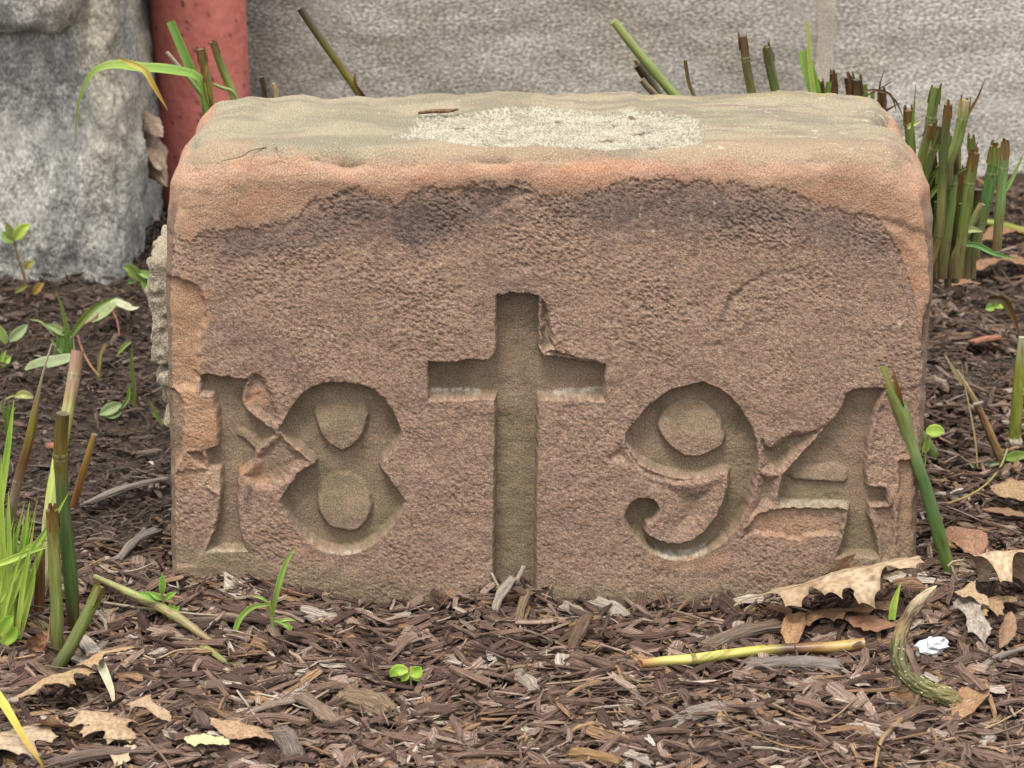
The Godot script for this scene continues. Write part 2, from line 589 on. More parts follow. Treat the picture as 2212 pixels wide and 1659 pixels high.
# a grass blade or strap leaf: a ribbon folded along its midrib, facing the direction given
func blade_mesh(pts: PackedVector3Array, width: float, cols: Array, face := Vector3(0, 0.2, 1), fold := 0.25, widths := [0.55, 1.0, 0.9, 0.6, 0.05], twist := 0.0) -> ArrayMesh:
	var rings := 26
	var path := smooth_path(pts, rings)
	var v := PackedVector3Array()
	var c := PackedColorArray()
	var uv := PackedVector2Array()
	var nu := 7
	for j in rings:
		var t := float(j) / (rings - 1)
		var dir := (path[mini(j + 1, rings - 1)] - path[maxi(j - 1, 0)]).normalized()
		var fc := face.rotated(dir, twist * t)
		var across := dir.cross(fc).normalized()
		var nrm := across.cross(dir).normalized()
		var wd: float = width * float(pick(widths, t))
		var col: Color = pick(cols, t)
		for i in nu:
			var s := float(i) / (nu - 1) * 2.0 - 1.0
			var rib := 0.04 * wd * cos(s * 9.0)
			v.append(path[j] + across * (s * wd * 0.5) + nrm * (absf(s) * wd * fold + rib))
			var sh := 1.0 - 0.12 * (1.0 - absf(s)) + 0.10 * n1.get_noise_3d(s * 3.0, t * 8.0, pts[0].x * 90.0)
			c.append(Color(col.r * sh, col.g * sh, col.b * sh))
			uv.append(Vector2(t * 4.0, s * 0.5 + 0.5))
	return arrays_mesh(v, grid_normals(v, nu, rings), c, uv, grid_index(nu, rings))

# ---------------------------------------------------------------- the carved stone
var SLO := Vector3(-0.2700, -0.03, -0.212)
var SHI := Vector3(0.3270, 0.3630, 0.0)
var left_edge := PackedVector2Array()     # (height, x) down the two sides of the face
var right_edge := PackedVector2Array()
var crust_line := PackedVector2Array()    # where the smooth orange rim breaks off to the rough face
var cuts := []
var stains_and_tints := []

# corner points measured in the two close looks at the numerals
func A(list: Array) -> PackedVector2Array:
	var o := PackedVector2Array()
	for i in range(0, list.size(), 2):
		o.append(face(353.9 + 0.32 * list[i], 774.2 + 0.32 * list[i + 1]))
	return o

func B(list: Array) -> PackedVector2Array:
	var o := PackedVector2Array()
	for i in range(0, list.size(), 2):
		o.append(face(1238.7 + 0.32 * list[i], 774.2 + 0.32 * list[i + 1]))
	return o

func D(list: Array) -> PackedVector2Array:
	var o := PackedVector2Array()
	for i in range(0, list.size(), 2):
		o.append(face(list[i], list[i + 1]))
	return o

func face(px: float, py: float) -> Vector2:
	var p := P(px, py, 0.0)
	return Vector2(p.x, p.y)

func cut(id: int, pts: PackedVector2Array, depth: float, wall := 0.0024, islands := [], jag := 1.0, round_by := 0):
	for k in round_by:
		pts = chaikin(pts)
	var box := Rect2(pts[0], Vector2.ZERO)
	for p in pts:
		box = box.expand(p)
	cuts.append({"id": id, "pts": pts, "depth": depth, "wall": wall, "islands": islands, "box": box.grow(0.006), "jag": jag})

func island(pts: PackedVector2Array, high_top: float, high_bottom: float, wall := 0.003) -> Dictionary:
	pts = chaikin(chaikin(pts))
	var box := Rect2(pts[0], Vector2.ZERO)
	for p in pts:
		box = box.expand(p)
	return {"pts": pts, "top": high_top, "bottom": high_bottom, "wall": wall, "box": box.grow(0.001)}

func chaikin(p: PackedVector2Array) -> PackedVector2Array:
	var o := PackedVector2Array()
	for i in p.size():
		var q := p[(i + 1) % p.size()]
		o.append(p[i].lerp(q, 0.25))
		o.append(p[i].lerp(q, 0.75))
	return o

func signed(pts: PackedVector2Array, p: Vector2) -> float:
	var best := 1e9
	var inside := false
	var a := pts[pts.size() - 1]
	for b in pts:
		var e := b - a
		var w := p - a
		var h := clampf(w.dot(e) / maxf(e.length_squared(), 1e-12), 0.0, 1.0)
		best = minf(best, (w - e * h).length_squared())
		if (a.y > p.y) != (b.y > p.y) and p.x < e.x * (p.y - a.y) / e.y + a.x:
			inside = not inside
		a = b
	return -sqrt(best) if inside else sqrt(best)

func stain_and_tint(kind: String, pts: PackedVector2Array, soft: float, amount := 1.0):
	var box := Rect2(pts[0], Vector2.ZERO)
	for p in pts:
		box = box.expand(p)
	stains_and_tints.append({"kind": kind, "pts": pts, "soft": soft, "amount": amount, "box": box.grow(soft)})

func along(line: PackedVector2Array, t: float) -> float:
	if t <= line[0].x:
		return line[0].y
	for i in line.size() - 1:
		if t <= line[i + 1].x:
			return lerpf(line[i].y, line[i + 1].y, (t - line[i].x) / maxf(line[i + 1].x - line[i].x, 1e-6))
	return line[line.size() - 1].y

func describe_carving():
	for q in [[374, 1235], [370, 1150], [368, 1000], [363, 860], [361, 700], [359, 560], [357, 480], [362, 410], [370, 350]]:
		var w := P(q[0], q[1], -0.012)
		left_edge.append(Vector2(w.y, w.x))
	for q in [[1978, 1235], [1981, 1150], [1986, 1050], [1994, 940], [2001, 860], [2004, 760], [2013, 660], [2019, 560], [2020, 480], [2015, 420], [2006, 380]]:
		var w := P(q[0], q[1], -0.012)
		right_edge.append(Vector2(w.y, w.x))
	var line := [340, 510, 385, 512, 410, 518, 445, 496, 500, 492, 560, 489, 605, 486, 640, 478, 658, 446, 700, 426, 745, 416, 790, 408, 815, 424, 850, 440, 875, 428, 915, 408, 960, 404, 985, 424, 1020, 394, 1060, 396, 1090, 408, 1118, 396, 1150, 396, 1165, 420, 1230, 420, 1300, 414, 1318, 404, 1345, 392, 1400, 388, 1460, 392, 1520, 396, 1600, 398, 1660, 402, 1720, 420, 1770, 446, 1810, 452, 1850, 458, 1885, 470, 1915, 500, 1950, 560, 1975, 640, 1985, 700, 2000, 790, 2030, 800]
	for i in range(0, line.size(), 2):
		crust_line.append(face(line[i], line[i + 1]))
	# the cross
	cut(1, D([1070.5, 641, 1074, 637, 1088, 638.5, 1101, 632, 1118, 633, 1131, 636, 1146, 634, 1158, 639, 1165.5, 641, 1166, 700, 1166, 752, 1170, 764, 1179, 771, 1200, 772, 1222, 776, 1262, 781, 1309, 786, 1308.6, 825, 1308.5, 868, 1240, 866, 1164, 864.5, 1161.5, 1000, 1160, 1150, 1158, 1330, 1063, 1330, 1065, 1150, 1067, 1000, 1068.5, 864.5, 1000, 866, 923.5, 867, 923, 830, 922, 783, 945, 783, 972, 784, 995, 780, 1020, 776, 1040, 781, 1056, 779, 1066, 768, 1070.4, 752, 1070, 700]), 0.0150, 0.0022)
	# 1
	cut(2, A([232, 135, 245, 115, 290, 110, 340, 113, 375, 127, 420, 121, 480, 136, 577, 145, 558, 190, 545, 240, 535, 300, 560, 345, 620, 400, 700, 455, 745, 480, 760, 530, 700, 580, 640, 640, 600, 735, 520, 800, 508, 850, 505, 950, 510, 1060, 522, 1160, 545, 1240, 572, 1305, 420, 1300, 272, 1315, 305, 1240, 335, 1170, 352, 1090, 366, 1000, 378, 860, 378, 760, 300, 752, 282, 690, 272, 625, 310, 608, 357, 602, 358, 450, 345, 340, 328, 262, 245, 250]), 0.0105, 0.0030, [island(A([470, 560, 520, 575, 600, 660, 700, 720, 720, 640, 640, 560, 560, 500, 480, 480]), 0.002, 0.004, 0.004)])
	# the broken ridge between 1 and 8
	cut(0, A([545, 150, 600, 90, 680, 120, 740, 250, 760, 330, 800, 430, 745, 480, 640, 410, 560, 345, 535, 290]), 0.0046, 0.006, [], 2.0)
	cut(0, A([600, 640, 700, 560, 770, 480, 800, 440, 830, 520, 1010, 710, 900, 780, 830, 870, 740, 900, 600, 900, 520, 800, 600, 740]), 0.0052, 0.010, [], 1.5)
	# 8
	cut(3, A([1190, 160, 1110, 163, 1040, 178, 980, 205, 925, 245, 880, 300, 845, 350, 810, 420, 770, 490, 800, 540, 860, 590, 940, 650, 1012, 712, 960, 740, 900, 780, 860, 840, 820, 900, 782, 955, 800, 1020, 835, 1090, 890, 1165, 960, 1235, 1040, 1285, 1120, 1315, 1200, 1326, 1270, 1322, 1350, 1292, 1430, 1245, 1500, 1185, 1560, 1115, 1610, 1035, 1642, 970, 1610, 930, 1570, 875, 1530, 815, 1468, 745, 1490, 710, 1540, 650, 1585, 570, 1612, 505, 1595, 455, 1570, 395, 1535, 335, 1490, 275, 1430, 222, 1370, 188, 1290, 167]), 0.0135, 0.0030, [
		island(A([985, 380, 1010, 470, 1040, 545, 1100, 615, 1160, 655, 1212, 675, 1265, 645, 1330, 590, 1375, 510, 1393, 420, 1385, 330, 1330, 260, 1230, 225, 1120, 240, 1030, 300]), 0.0005, 0.0075, 0.004),
		island(A([1012, 960, 1018, 1040, 1050, 1120, 1100, 1175, 1180, 1200, 1250, 1212, 1310, 1205, 1370, 1155, 1408, 1090, 1422, 1020, 1400, 930, 1340, 840, 1240, 790, 1130, 800, 1050, 860]), 0.0010, 0.0072, 0.004)])
	# 9
	cut(4, B([880, 160, 800, 178, 700, 200, 620, 235, 560, 280, 500, 330, 450, 390, 400, 450, 345, 515, 350, 570, 385, 640, 430, 700, 500, 750, 580, 785, 680, 812, 780, 820, 900, 812, 1000, 780, 1040, 790, 1035, 850, 1010, 960, 960, 1075, 880, 1180, 800, 1235, 720, 1252, 640, 1250, 550, 1222, 490, 1170, 500, 1130, 545, 1105, 578, 1065, 588, 1030, 570, 980, 535, 950, 485, 943, 430, 952, 380, 985, 352, 1030, 340, 1080, 352, 1130, 385, 1185, 430, 1230, 490, 1285, 560, 1330, 640, 1358, 720, 1372, 800, 1362, 880, 1332, 960, 1285, 1040, 1225, 1110, 1150, 1170, 1050, 1215, 930, 1245, 800, 1255, 680, 1245, 570, 1215, 480, 1170, 405, 1120, 320, 1060, 255, 1000, 212, 925, 178]), 0.0135, 0.0032, [
		island(B([555, 450, 565, 530, 620, 605, 720, 690, 830, 708, 950, 670, 1047, 605, 1038, 500, 1000, 420, 940, 340, 860, 290, 780, 280, 690, 305, 600, 365]), 0.0035, 0.0085, 0.0035)])
	cut(0, B([345, 515, 320, 620, 390, 750, 520, 840, 680, 880, 860, 870, 1010, 830, 1000, 760, 700, 780, 480, 720]), 0.0070, 0.016, [], 0.6)
	cut(0, B([400, 760, 560, 800, 760, 830, 1000, 790, 1045, 830, 1030, 960, 980, 1075, 890, 1190, 740, 1260, 620, 1250, 570, 1150, 620, 1040, 580, 930, 480, 860]), 0.0060, 0.024, [], 0.6)
	# the bowl of the 9 fades into the face on its lower left
	cut(0, B([345, 500, 200, 680, 230, 720, 380, 740, 560, 800, 480, 740, 420, 680, 370, 600]), 0.0045, 0.012, [], 0.6)
	# 4
	cut(5, B([1895, 205, 2000, 200, 2115, 205, 2085, 270, 2060, 340, 2025, 450, 2000, 560, 1988, 660, 1985, 760, 1992, 862, 2050, 870, 2116, 876, 2128, 930, 2130, 1002, 2070, 1002, 2008, 1005, 2008, 1070, 2030, 1140, 2055, 1220, 2068, 1350, 1920, 1350, 1770, 1350, 1800, 1270, 1825, 1180, 1842, 1100, 1853, 1018, 1700, 1018, 1540, 1016, 1382, 1016, 1380, 950, 1385, 880, 1412, 790, 1470, 725, 1540, 655, 1610, 575, 1670, 505, 1730, 440, 1790, 370, 1822, 320, 1832, 250]), 0.0115, 0.0030, [
		island(B([1450, 840, 1480, 800, 1580, 752, 1680, 745, 1800, 735, 1872, 770, 1868, 872, 1760, 882, 1640, 868, 1540, 875]), 0.0010, 0.0036, 0.003)])
	# broken wedges round the 4
	cut(0, B([1240, 530, 1290, 545, 1330, 595, 1400, 540, 1480, 490, 1560, 500, 1630, 485, 1720, 425, 1800, 340, 1760, 440, 1640, 560, 1540, 670, 1470, 740, 1400, 800, 1330, 790, 1265, 760, 1250, 640]), 0.0085, 0.010, [], 1.2)
	cut(0, B([1240, 760, 1330, 790, 1410, 790, 1385, 1010, 1250, 1060, 1200, 1100, 1150, 1160, 1210, 960]), 0.0060, 0.010, [], 1.0)
	cut(0, B([1110, 1245, 1180, 1205, 1260, 1190, 1350, 1208, 1440, 1225, 1540, 1238, 1620, 1205, 1700, 1190, 1810, 1210, 1850, 1015, 1600, 1015, 1380, 1015, 1250, 1060, 1180, 1130]), 0.0042, 0.0022, [], 2.5)
	cut(0, B([1995, 865, 1995, 640, 2030, 480, 2060, 340, 2115, 205, 2420, 160, 2420, 700, 2190, 690, 2185, 860, 2135, 920, 2116, 876]), 0.0016, 0.004, [], 2.0)
	cut(0, B([2190, 690, 2420, 640, 2420, 1450, 2180, 1450, 2170, 1200, 2185, 900]), 0.0056, 0.004, [], 2.5)
	cut(0, B([2010, 1005, 2130, 1002, 2170, 940, 2185, 1100, 2180, 1260, 2130, 1380, 2070, 1380, 2055, 1220]), 0.0050, 0.005, [], 1.5)
	# chips at the left end
	cut(0, D([330, 590, 400, 600, 428, 612, 446, 640, 452, 690, 440, 730, 436, 770, 430, 800, 440, 812, 428, 850, 330, 850]), 0.0050, 0.006, [], 2.5)
	cut(0, A([20, 210, 70, 205, 120, 240, 148, 330, 150, 480, 148, 620, 120, 700, 60, 800, -60, 830, -60, 180]), 0.0060, 0.004, [], 1.6)
	cut(0, A([150, 630, 272, 628, 290, 690, 300, 752, 240, 745, 170, 690]), 0.0050, 0.004, [], 1.4)
	cut(0, A([-60, 830, 80, 760, 240, 745, 300, 750, 290, 880, 372, 925, 366, 1000, 340, 1170, 272, 1310, 220, 1420, -60, 1420]), 0.0022, 0.0030, [], 2.0)
	cut(0, A([350, 745, 380, 760, 378, 920, 330, 915, 300, 880, 270, 870, 300, 800]), 0.0008, 0.002, [], 1.5)
	# the chipped right shoulder of the cross
	cut(0, D([1165, 640, 1176, 648, 1188, 676, 1196, 720, 1201, 752, 1190, 760, 1172, 764, 1164, 750]), 0.0065, 0.005, [], 1.5)
	cut(0, D([1172, 762, 1196, 756, 1240, 768, 1306, 783, 1290, 790, 1200, 780]), 0.0030, 0.003, [], 2.0)
	# shallow scars on the face
	cut(0, D([1560, 680, 1575, 640, 1600, 614, 1660, 585, 1700, 560, 1660, 598, 1610, 630, 1590, 660, 1580, 700]), 0.0016, 0.004, [], 2.0)
	cut(0, D([955, 404, 1000, 398, 1060, 404, 1120, 400, 1160, 420, 1110, 450, 1050, 475, 1000, 450]), 0.0018, 0.006, [], 2.0)
	cut(0, D([1790, 452, 1960, 470, 2030, 520, 2030, 640, 1990, 560, 1920, 500, 1850, 470]), 0.0022, 0.008, [], 2.0)
	cut(0, D([2040, 640, 1996, 660, 1988, 720, 1994, 800, 1982, 860, 2040, 900]), 0.0045, 0.006, [], 2.5)
	cut(0, D([340, 380, 372, 420, 384, 470, 374, 530, 340, 560]), 0.0030, 0.006, [], 2.0)
	for k in 26:
		var cx := rnd(480, 1960)
		var cy := rnd(450, 1180)
		var s := rnd(8, 26)
		cut(0, D([cx - s, cy, cx - s * 0.4, cy - s * 0.5, cx + s * 0.6, cy - s * 0.35, cx + s, cy + s * 0.1, cx + s * 0.3, cy + s * 0.5, cx - s * 0.5, cy + s * 0.4]), rnd(0.0004, 0.0012), 0.004, [], 2.0)
	# colours that belong to the stone, then pale marks and ledge bands
	stain_and_tint("orange", D([372, 600, 425, 612, 448, 640, 452, 690, 440, 720, 434, 800, 430, 880, 470, 900, 468, 965, 440, 972, 400, 972, 396, 900, 380, 850, 366, 800, 366, 640]), 0.010, 0.8)
	stain_and_tint("orange", A([150, 250, 330, 260, 355, 400, 358, 600, 160, 610]), 0.008, 0.85)
	stain_and_tint("orange", A([550, 250, 640, 180, 700, 240, 640, 330, 570, 330]), 0.006, 0.9)
	stain_and_tint("orange", A([500, 760, 620, 720, 740, 800, 640, 880, 520, 880]), 0.012, 0.7)
	stain_and_tint("peach", A([250, 740, 380, 770, 378, 920, 320, 910, 240, 890, 120, 800]), 0.004, 0.8)
	stain_and_tint("orange", A([60, 640, 250, 650, 290, 750, 200, 880, 60, 900]), 0.012, 0.5)
	stain_and_tint("orange", D([1950, 430, 2040, 400, 2040, 800, 2000, 700, 1985, 560]), 0.010, 0.6)
	stain_and_tint("orange", B([2180, 640, 2420, 600, 2420, 1400, 2190, 1400]), 0.014, 0.4)
	stain_and_tint("orange", B([1180, 1020, 1640, 1040, 1800, 1190, 1500, 1230, 1200, 1190]), 0.012, 0.45)
	stain_and_tint("orange", A([820, 1180, 1000, 1300, 1100, 1350, 1000, 1350, 850, 1260]), 0.012, 0.5)
	stain_and_tint("orange", B([500, 1300, 700, 1390, 1040, 1290, 1060, 1390, 700, 1450, 520, 1400]), 0.012, 0.55)
	stain_and_tint("dark", D([470, 500, 640, 480, 760, 410, 860, 440, 1000, 400, 1120, 400, 1100, 470, 960, 520, 900, 540, 860, 500, 700, 520, 560, 560, 480, 560]), 0.035, 1.0)
	stain_and_tint("dark", D([850, 450, 930, 440, 960, 500, 900, 540, 840, 520]), 0.012, 1.0)
	stain_and_tint("dark", D([1160, 425, 1450, 395, 1800, 450, 1940, 520, 1900, 560, 1700, 500, 1300, 500]), 0.035, 0.9)
	stain_and_tint("dark", D([470, 690, 520, 700, 640, 780, 680, 860, 600, 800, 500, 740]), 0.02, 0.5)
	stain_and_tint("dark", D([1040, 560, 1160, 540, 1180, 660, 1040, 690]), 0.03, 0.35)
	stain_and_tint("dark", A([520, 860, 590, 820, 620, 900, 600, 1050, 540, 1040]), 0.008, 0.8)
	stain_and_tint("green", A([230, 1280, 600, 1280, 600, 1360, 230, 1400]), 0.010, 0.8)
	stain_and_tint("green", B([340, 1000, 520, 1220, 800, 1290, 1000, 1220, 1000, 1320, 700, 1400, 430, 1300]), 0.012, 0.7)
	stain_and_tint("green", A([1280, 1200, 1560, 1000, 1640, 980, 1560, 1150, 1400, 1300, 1250, 1340]), 0.016, 0.7)
	stain_and_tint("green", B([1380, 860, 1850, 880, 1850, 1030, 1380, 1030]), 0.012, 0.7)
	stain_and_tint("green", B([1800, 1080, 2060, 1080, 2080, 1400, 1760, 1400]), 0.012, 0.7)
	stain_and_tint("green", D([1060, 900, 1170, 900, 1160, 1290, 1060, 1290]), 0.006, 0.5)
	stain_and_tint("green", D([380, 1180, 900, 1260, 1060, 1260, 1700, 1270, 1990, 1160, 1990, 1340, 380, 1340]), 0.030, 0.7)
	stain_and_tint("dark", D([1556, 690, 1572, 644, 1598, 616, 1660, 588, 1702, 560, 1662, 594, 1604, 624, 1580, 650, 1566, 690]), 0.0024, 0.8)
	for q in [[1383, 452], [1379, 466], [1442, 436], [1452, 444], [1490, 470], [1410, 500], [1320, 470], [1780, 500], [1762, 520], [1540, 440], [720, 700], [712, 730], [1940, 700], [1700, 480], [1640, 520]]:
		stain_and_tint("lime", D([q[0], q[1], q[0] + 3, q[1] - 7, q[0] + 6, q[1] - 2, q[0] + 3, q[1] + 9]), 0.0015, 0.8)
	stain_and_tint("lime", D([927, 851, 1000, 852, 1036, 854, 1036, 861, 1000, 860, 927, 862]), 0.002, 0.85)  # paler bands coloured along the lower ledges of cross and numerals
	stain_and_tint("lime", D([1196, 855, 1240, 851, 1306, 848, 1306, 860, 1240, 862, 1196, 862]), 0.002, 0.85)
	stain_and_tint("lime", B([540, 1295, 600, 1322, 680, 1338, 760, 1340, 840, 1322, 910, 1285, 900, 1312, 840, 1345, 760, 1362, 680, 1362, 600, 1345]), 0.003, 0.85)
	stain_and_tint("lime", A([1060, 1292, 1130, 1312, 1200, 1318, 1330, 1298, 1330, 1308, 1240, 1330, 1120, 1328, 1050, 1304]), 0.003, 0.6)
	stain_and_tint("lime", A([290, 1296, 560, 1294, 566, 1308, 280, 1312]), 0.004, 0.45)
	stain_and_tint("lime", B([1385, 992, 1850, 994, 1850, 1012, 1385, 1014]), 0.004, 0.4)

func carve(x: float, y: float) -> Array:
	# depth of the carving at a point of the face, and which carved figure it belongs to
	var j1 := n1.get_noise_2d(x * 110.0, y * 110.0)
	var j2 := n1.get_noise_2d(x * 110.0 + 50.0, y * 110.0 - 20.0)
	var j3 := n1.get_noise_2d(x * 330.0, y * 330.0)
	var depth := 0.0
	var id := 0
	for g in cuts:
		var p := Vector2(x, y)
		if not g.box.has_point(p):
			continue
		p += Vector2(j1 + 0.12 * j3, j2 - 0.12 * j3) * (0.0006 * g.jag)
		var s: float = signed(g.pts, p)
		if s > 0.0:
			continue
		var d: float = g.depth * (1.0 - smoothstep(-g.wall, 0.0, s))
		for k in g.islands:
			if k.box.has_point(p):
				var si: float = signed(k.pts, p)
				if si < 0.0:
					var t: float = (p.y - k.box.position.y) / k.box.size.y
					d -= lerpf(k.bottom, k.top, smoothstep(0.25, 0.95, t)) * (1.0 - smoothstep(-k.wall, 0.0, si))
		if g.id > 0:
			d = maxf(d, depth)
			if s < -0.5 * g.wall:
				id = g.id
		depth = maxf(depth, d)
	return [depth, id]

func patch_amount(x: float, z: float) -> float:
	return signed(mortar_patch_outline, Vector2(x, z))

var mortar_patch_outline := PackedVector2Array()

func build_cornerstone():
	describe_carving()
	for q in [[904, 243], [960, 241], [1050, 238], [1150, 236], [1300, 239], [1400, 243], [1440, 247], [1480, 252], [1516, 272], [1524, 290], [1520, 316], [1430, 320], [1300, 324], [1150, 321], [1010, 318], [920, 312], [842, 307], [868, 285], [893, 264]]:
		var d := look(q[0], q[1])
		var p := eye + d * ((0.3615 - eye.y) / d.y)
		mortar_patch_outline.append(Vector2(p.x, p.z))
	var stone := thing("cornerstone", "reddish brown sandstone cornerstone carved with 18, a cross and 94", "cornerstone", Vector3(0.03, 0, -0.106))
	var parts := {0: "stone_body", 1: "carved_cross", 2: "carved_numeral", 3: "carved_numeral", 4: "carved_numeral", 5: "carved_numeral", 6: "mortar_patch"}
	var labels := {0: "", 1: "sunken cross", 2: "worn numeral 1", 3: "numeral 8", 4: "numeral 9", 5: "broken numeral 4", 6: "pale speckled mortar patch"}
	var V := PackedVector3Array()
	var N := PackedVector3Array()
	var C := PackedColorArray()
	var ids := PackedInt32Array()
	var lists := {}
	for k in parts:
		lists[k] = PackedInt32Array()
	for f in ["f", "t", "l", "r", "k"]:
		var step: float = {"f": 0.0009, "t": 0.0014, "l": 0.0023, "r": 0.0023, "k": 0.012}[f]
		var a := box_grid(SLO, SHI, f, step)
		var nu: int = a[0]
		var nv: int = a[1]
		var base := V.size()
		var v := PackedVector3Array()
		v.resize(nu * nv)
		var c := PackedColorArray()
		c.resize(nu * nv)
		var id := PackedInt32Array()
		id.resize(nu * nv)
		var k := 0
		for q in a[2]:
			var r := stone_point(q, f)
			v[k] = r[0]
			c[k] = r[1]
			id[k] = r[2]
			k += 1
		V.append_array(v)
		N.append_array(grid_normals(v, nu, nv))
		C.append_array(c)
		ids.append_array(id)
		var idx := grid_index(nu, nv)
		for t in range(0, idx.size(), 3):
			var to: int = id[idx[t]]
			lists[to].append(base + idx[t])
			lists[to].append(base + idx[t + 1])
			lists[to].append(base + idx[t + 2])
	for k in parts:
		var l: PackedInt32Array = lists[k]
		var at := {}
		var v := PackedVector3Array()
		var n := PackedVector3Array()
		var c := PackedColorArray()
		var idx := PackedInt32Array()
		idx.resize(l.size())
		for t in l.size():
			var o := l[t]
			if not at.has(o):
				at[o] = v.size()
				v.append(V[o])
				n.append(N[o])
				c.append(C[o])
			idx[t] = at[o]
		part(parts[k], arrays_mesh(v, n, c, PackedVector2Array(), idx), M.mortar if k == 6 else M.sandstone, stone, labels[k])
	# old mortar still clinging to the left end
	var crust := func(p: Vector3) -> Color:
		return mixc(lin(0.36, 0.31, 0.225), lin(0.54, 0.495, 0.41), 0.5 + 0.5 * nf.get_noise_3d(p.x * 90.0, p.y * 90.0, p.z * 90.0))
	for q in [[346, 540, 353, 776, 0.014], [360, 790, 368, 905, 0.005]]:
		var hi := P(q[0], q[1], -0.05)
		var lo := P(q[2], q[3], -0.05)
		var x := (hi.x + lo.x) * 0.5
		part("mortar_crust", block_mesh(Vector3(x - q[4] * 0.55, lo.y, -0.14), Vector3(x + 0.022, hi.y, -0.028), 0.005, 0.0016, 0.0060, 3.0 + q[0], Vector3(4, 3.5, 3), crust, "fltrk"), M.mortar, stone)

func stone_point(q: Vector3, f: String) -> Array:
	var top := smoothstep(0.24, 0.36, q.y)
	var r := lerpf(0.010, 0.021, top) + 0.004 * n1.get_noise_3d(q.x * 9.0, q.y * 9.0, q.z * 9.0 + 5.0)
	if q.z > -0.08:
		r += 0.004 * top
	r -= 0.008 * top * smoothstep(-0.15, -0.20, q.z)
	r += 0.010 * smoothstep(-0.19, -0.25, q.x) * top + 0.014 * smoothstep(0.26, 0.32, q.x) * top
	var p := q.clamp(SLO + Vector3(r, r, r), SHI - Vector3(r, r, r))
	var n := (q - p).normalized()
	var w := p + n * r
	# the outline of the block
	var xl := along(left_edge, w.y)
	var xr := along(right_edge, w.y)
	var back := smoothstep(-0.05, -0.20, w.z)
	xr -= 0.010 * exp(-pow((w.z + 0.075) / 0.018, 2.0)) * smoothstep(0.28, 0.34, w.y) * -1.0 * 0.3
	xr -= (0.012 * exp(-pow((w.z + 0.105) / 0.022, 2.0)) + 0.004 * back) * smoothstep(0.24, 0.34, w.y)
	xl += 0.006 * back
	var s := (w.x - SLO.x) / (SHI.x - SLO.x)
	w.x = lerpf(xl, xr, s)
	w.y += top * (0.0032 * n1.get_noise_2d(w.x * 9.0 + 2.0, w.z * 14.0) - 0.003 * back * (1.0 - smoothstep(-0.10, 0.02, w.x)) * 0.6 + 0.0018 * n1.get_noise_2d(w.x * 34.0, 7.0) * back)
	var facing := maxf(n.z, 0.0)
	var up := maxf(n.y, 0.0)
	# rough face below the ragged line, smooth rim above it
	var rag := along(crust_line, w.x) + 0.0034 * n1.get_noise_2d(w.x * 52.0, 3.0) + 0.0022 * nf.get_noise_2d(w.x * 150.0, w.y * 40.0) + 0.0006 * n1.get_noise_2d(w.x * 420.0, 8.0)
	var below := rag - w.y
	var rough := smoothstep(-0.0012, 0.0018, below + 0.002 * n1.get_noise_2d(w.x * 260.0, w.y * 260.0)) * smoothstep(0.15, 0.5, facing)
	var depth := 0.0
	var id := 0
	if q.z > -0.03:
		var cv := carve(w.x, w.y)
		depth = cv[0] * smoothstep(-0.03, -0.012, q.z)
		id = cv[1] if f == "f" else 0
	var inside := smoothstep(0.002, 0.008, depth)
	var wz := w.z - 0.8 * depth
	# relief
	var d := 0.0022 * nf.get_noise_3d(w.x * 11.0, w.y * 11.0, w.z * 11.0) + 0.0009 * nf.get_noise_3d(w.x * 42.0, w.y * 55.0, w.z * 42.0)
	var pit := nf.get_noise_3d(w.x * 195.0, w.y * 340.0 + w.x * 60.0, wz * 200.0)
	var pit2 := n1.get_noise_3d(w.x * 330.0, w.y * 520.0, wz * 330.0)
	var tool := pit * 0.0007 + minf(pit, 0.0) * 0.0012 + pit2 * 0.00030
	var strength := lerpf(0.55, 1.0, smoothstep(0.16, 0.33, w.y)) * (0.75 + 0.7 * n1.get_noise_2d(w.x * 13.0, w.y * 13.0 + 70.0))
	d += tool * strength * (rough * lerpf(1.0, 0.6, inside))
	# edges knocked off here and there
	var edge := 1.0 - maxf(maxf(absf(n.x), absf(n.y)), absf(n.z))
	d -= 0.026 * edge * smoothstep(0.0, 0.7, nf.get_noise_3d(w.x * 11.0 + 5.0, w.y * 11.0, w.z * 11.0)) * (1.0 - 0.6 * rough)
	d -= 0.004 * edge * smoothstep(0.0, 0.6, nf.get_noise_3d(w.x * 60.0, w.y * 60.0 + 5.0, w.z * 60.0))
	d += (1.0 - rough) * (0.00030 * minf(pit, 0.1) + 0.00020 * pit2)
	d -= rough * 0.0010
	w += n * d
	w.z -= depth
	# colour
	var big := 0.5 + 0.5 * nf.get_noise_3d(w.x * 7.0 + 11.0, w.y * 7.0, w.z * 7.0)
	var mid := 0.5 + 0.5 * nf.get_noise_3d(w.x * 38.0, w.y * 52.0, wz * 45.0 + 6.0)
	var body := mixc(lin(0.325, 0.210, 0.160), lin(0.430, 0.295, 0.222), 0.15 + 0.7 * big)
	body = mixc(body, lin(0.40, 0.295, 0.21), 0.5 * smoothstep(0.45, 0.75, mid))
	body = mixc(body, lin(0.17, 0.125, 0.110), 0.65 * smoothstep(0.10, -0.35, pit))
	body = mixc(body, lin(0.60, 0.47, 0.38), 0.45 * smoothstep(0.15, 0.6, pit2 + 0.4 * pit))
	var rim := mixc(lin(0.445, 0.275, 0.190), lin(0.485, 0.345, 0.250), mid)
	rim = mixc(rim, lin(0.34, 0.22, 0.165), 0.35 * smoothstep(0.25, 0.7, pit2))
	rim = mixc(rim, lin(0.30, 0.185, 0.135), 0.5 * smoothstep(0.55, 0.8, big) * smoothstep(-0.12, 0.15, w.x))
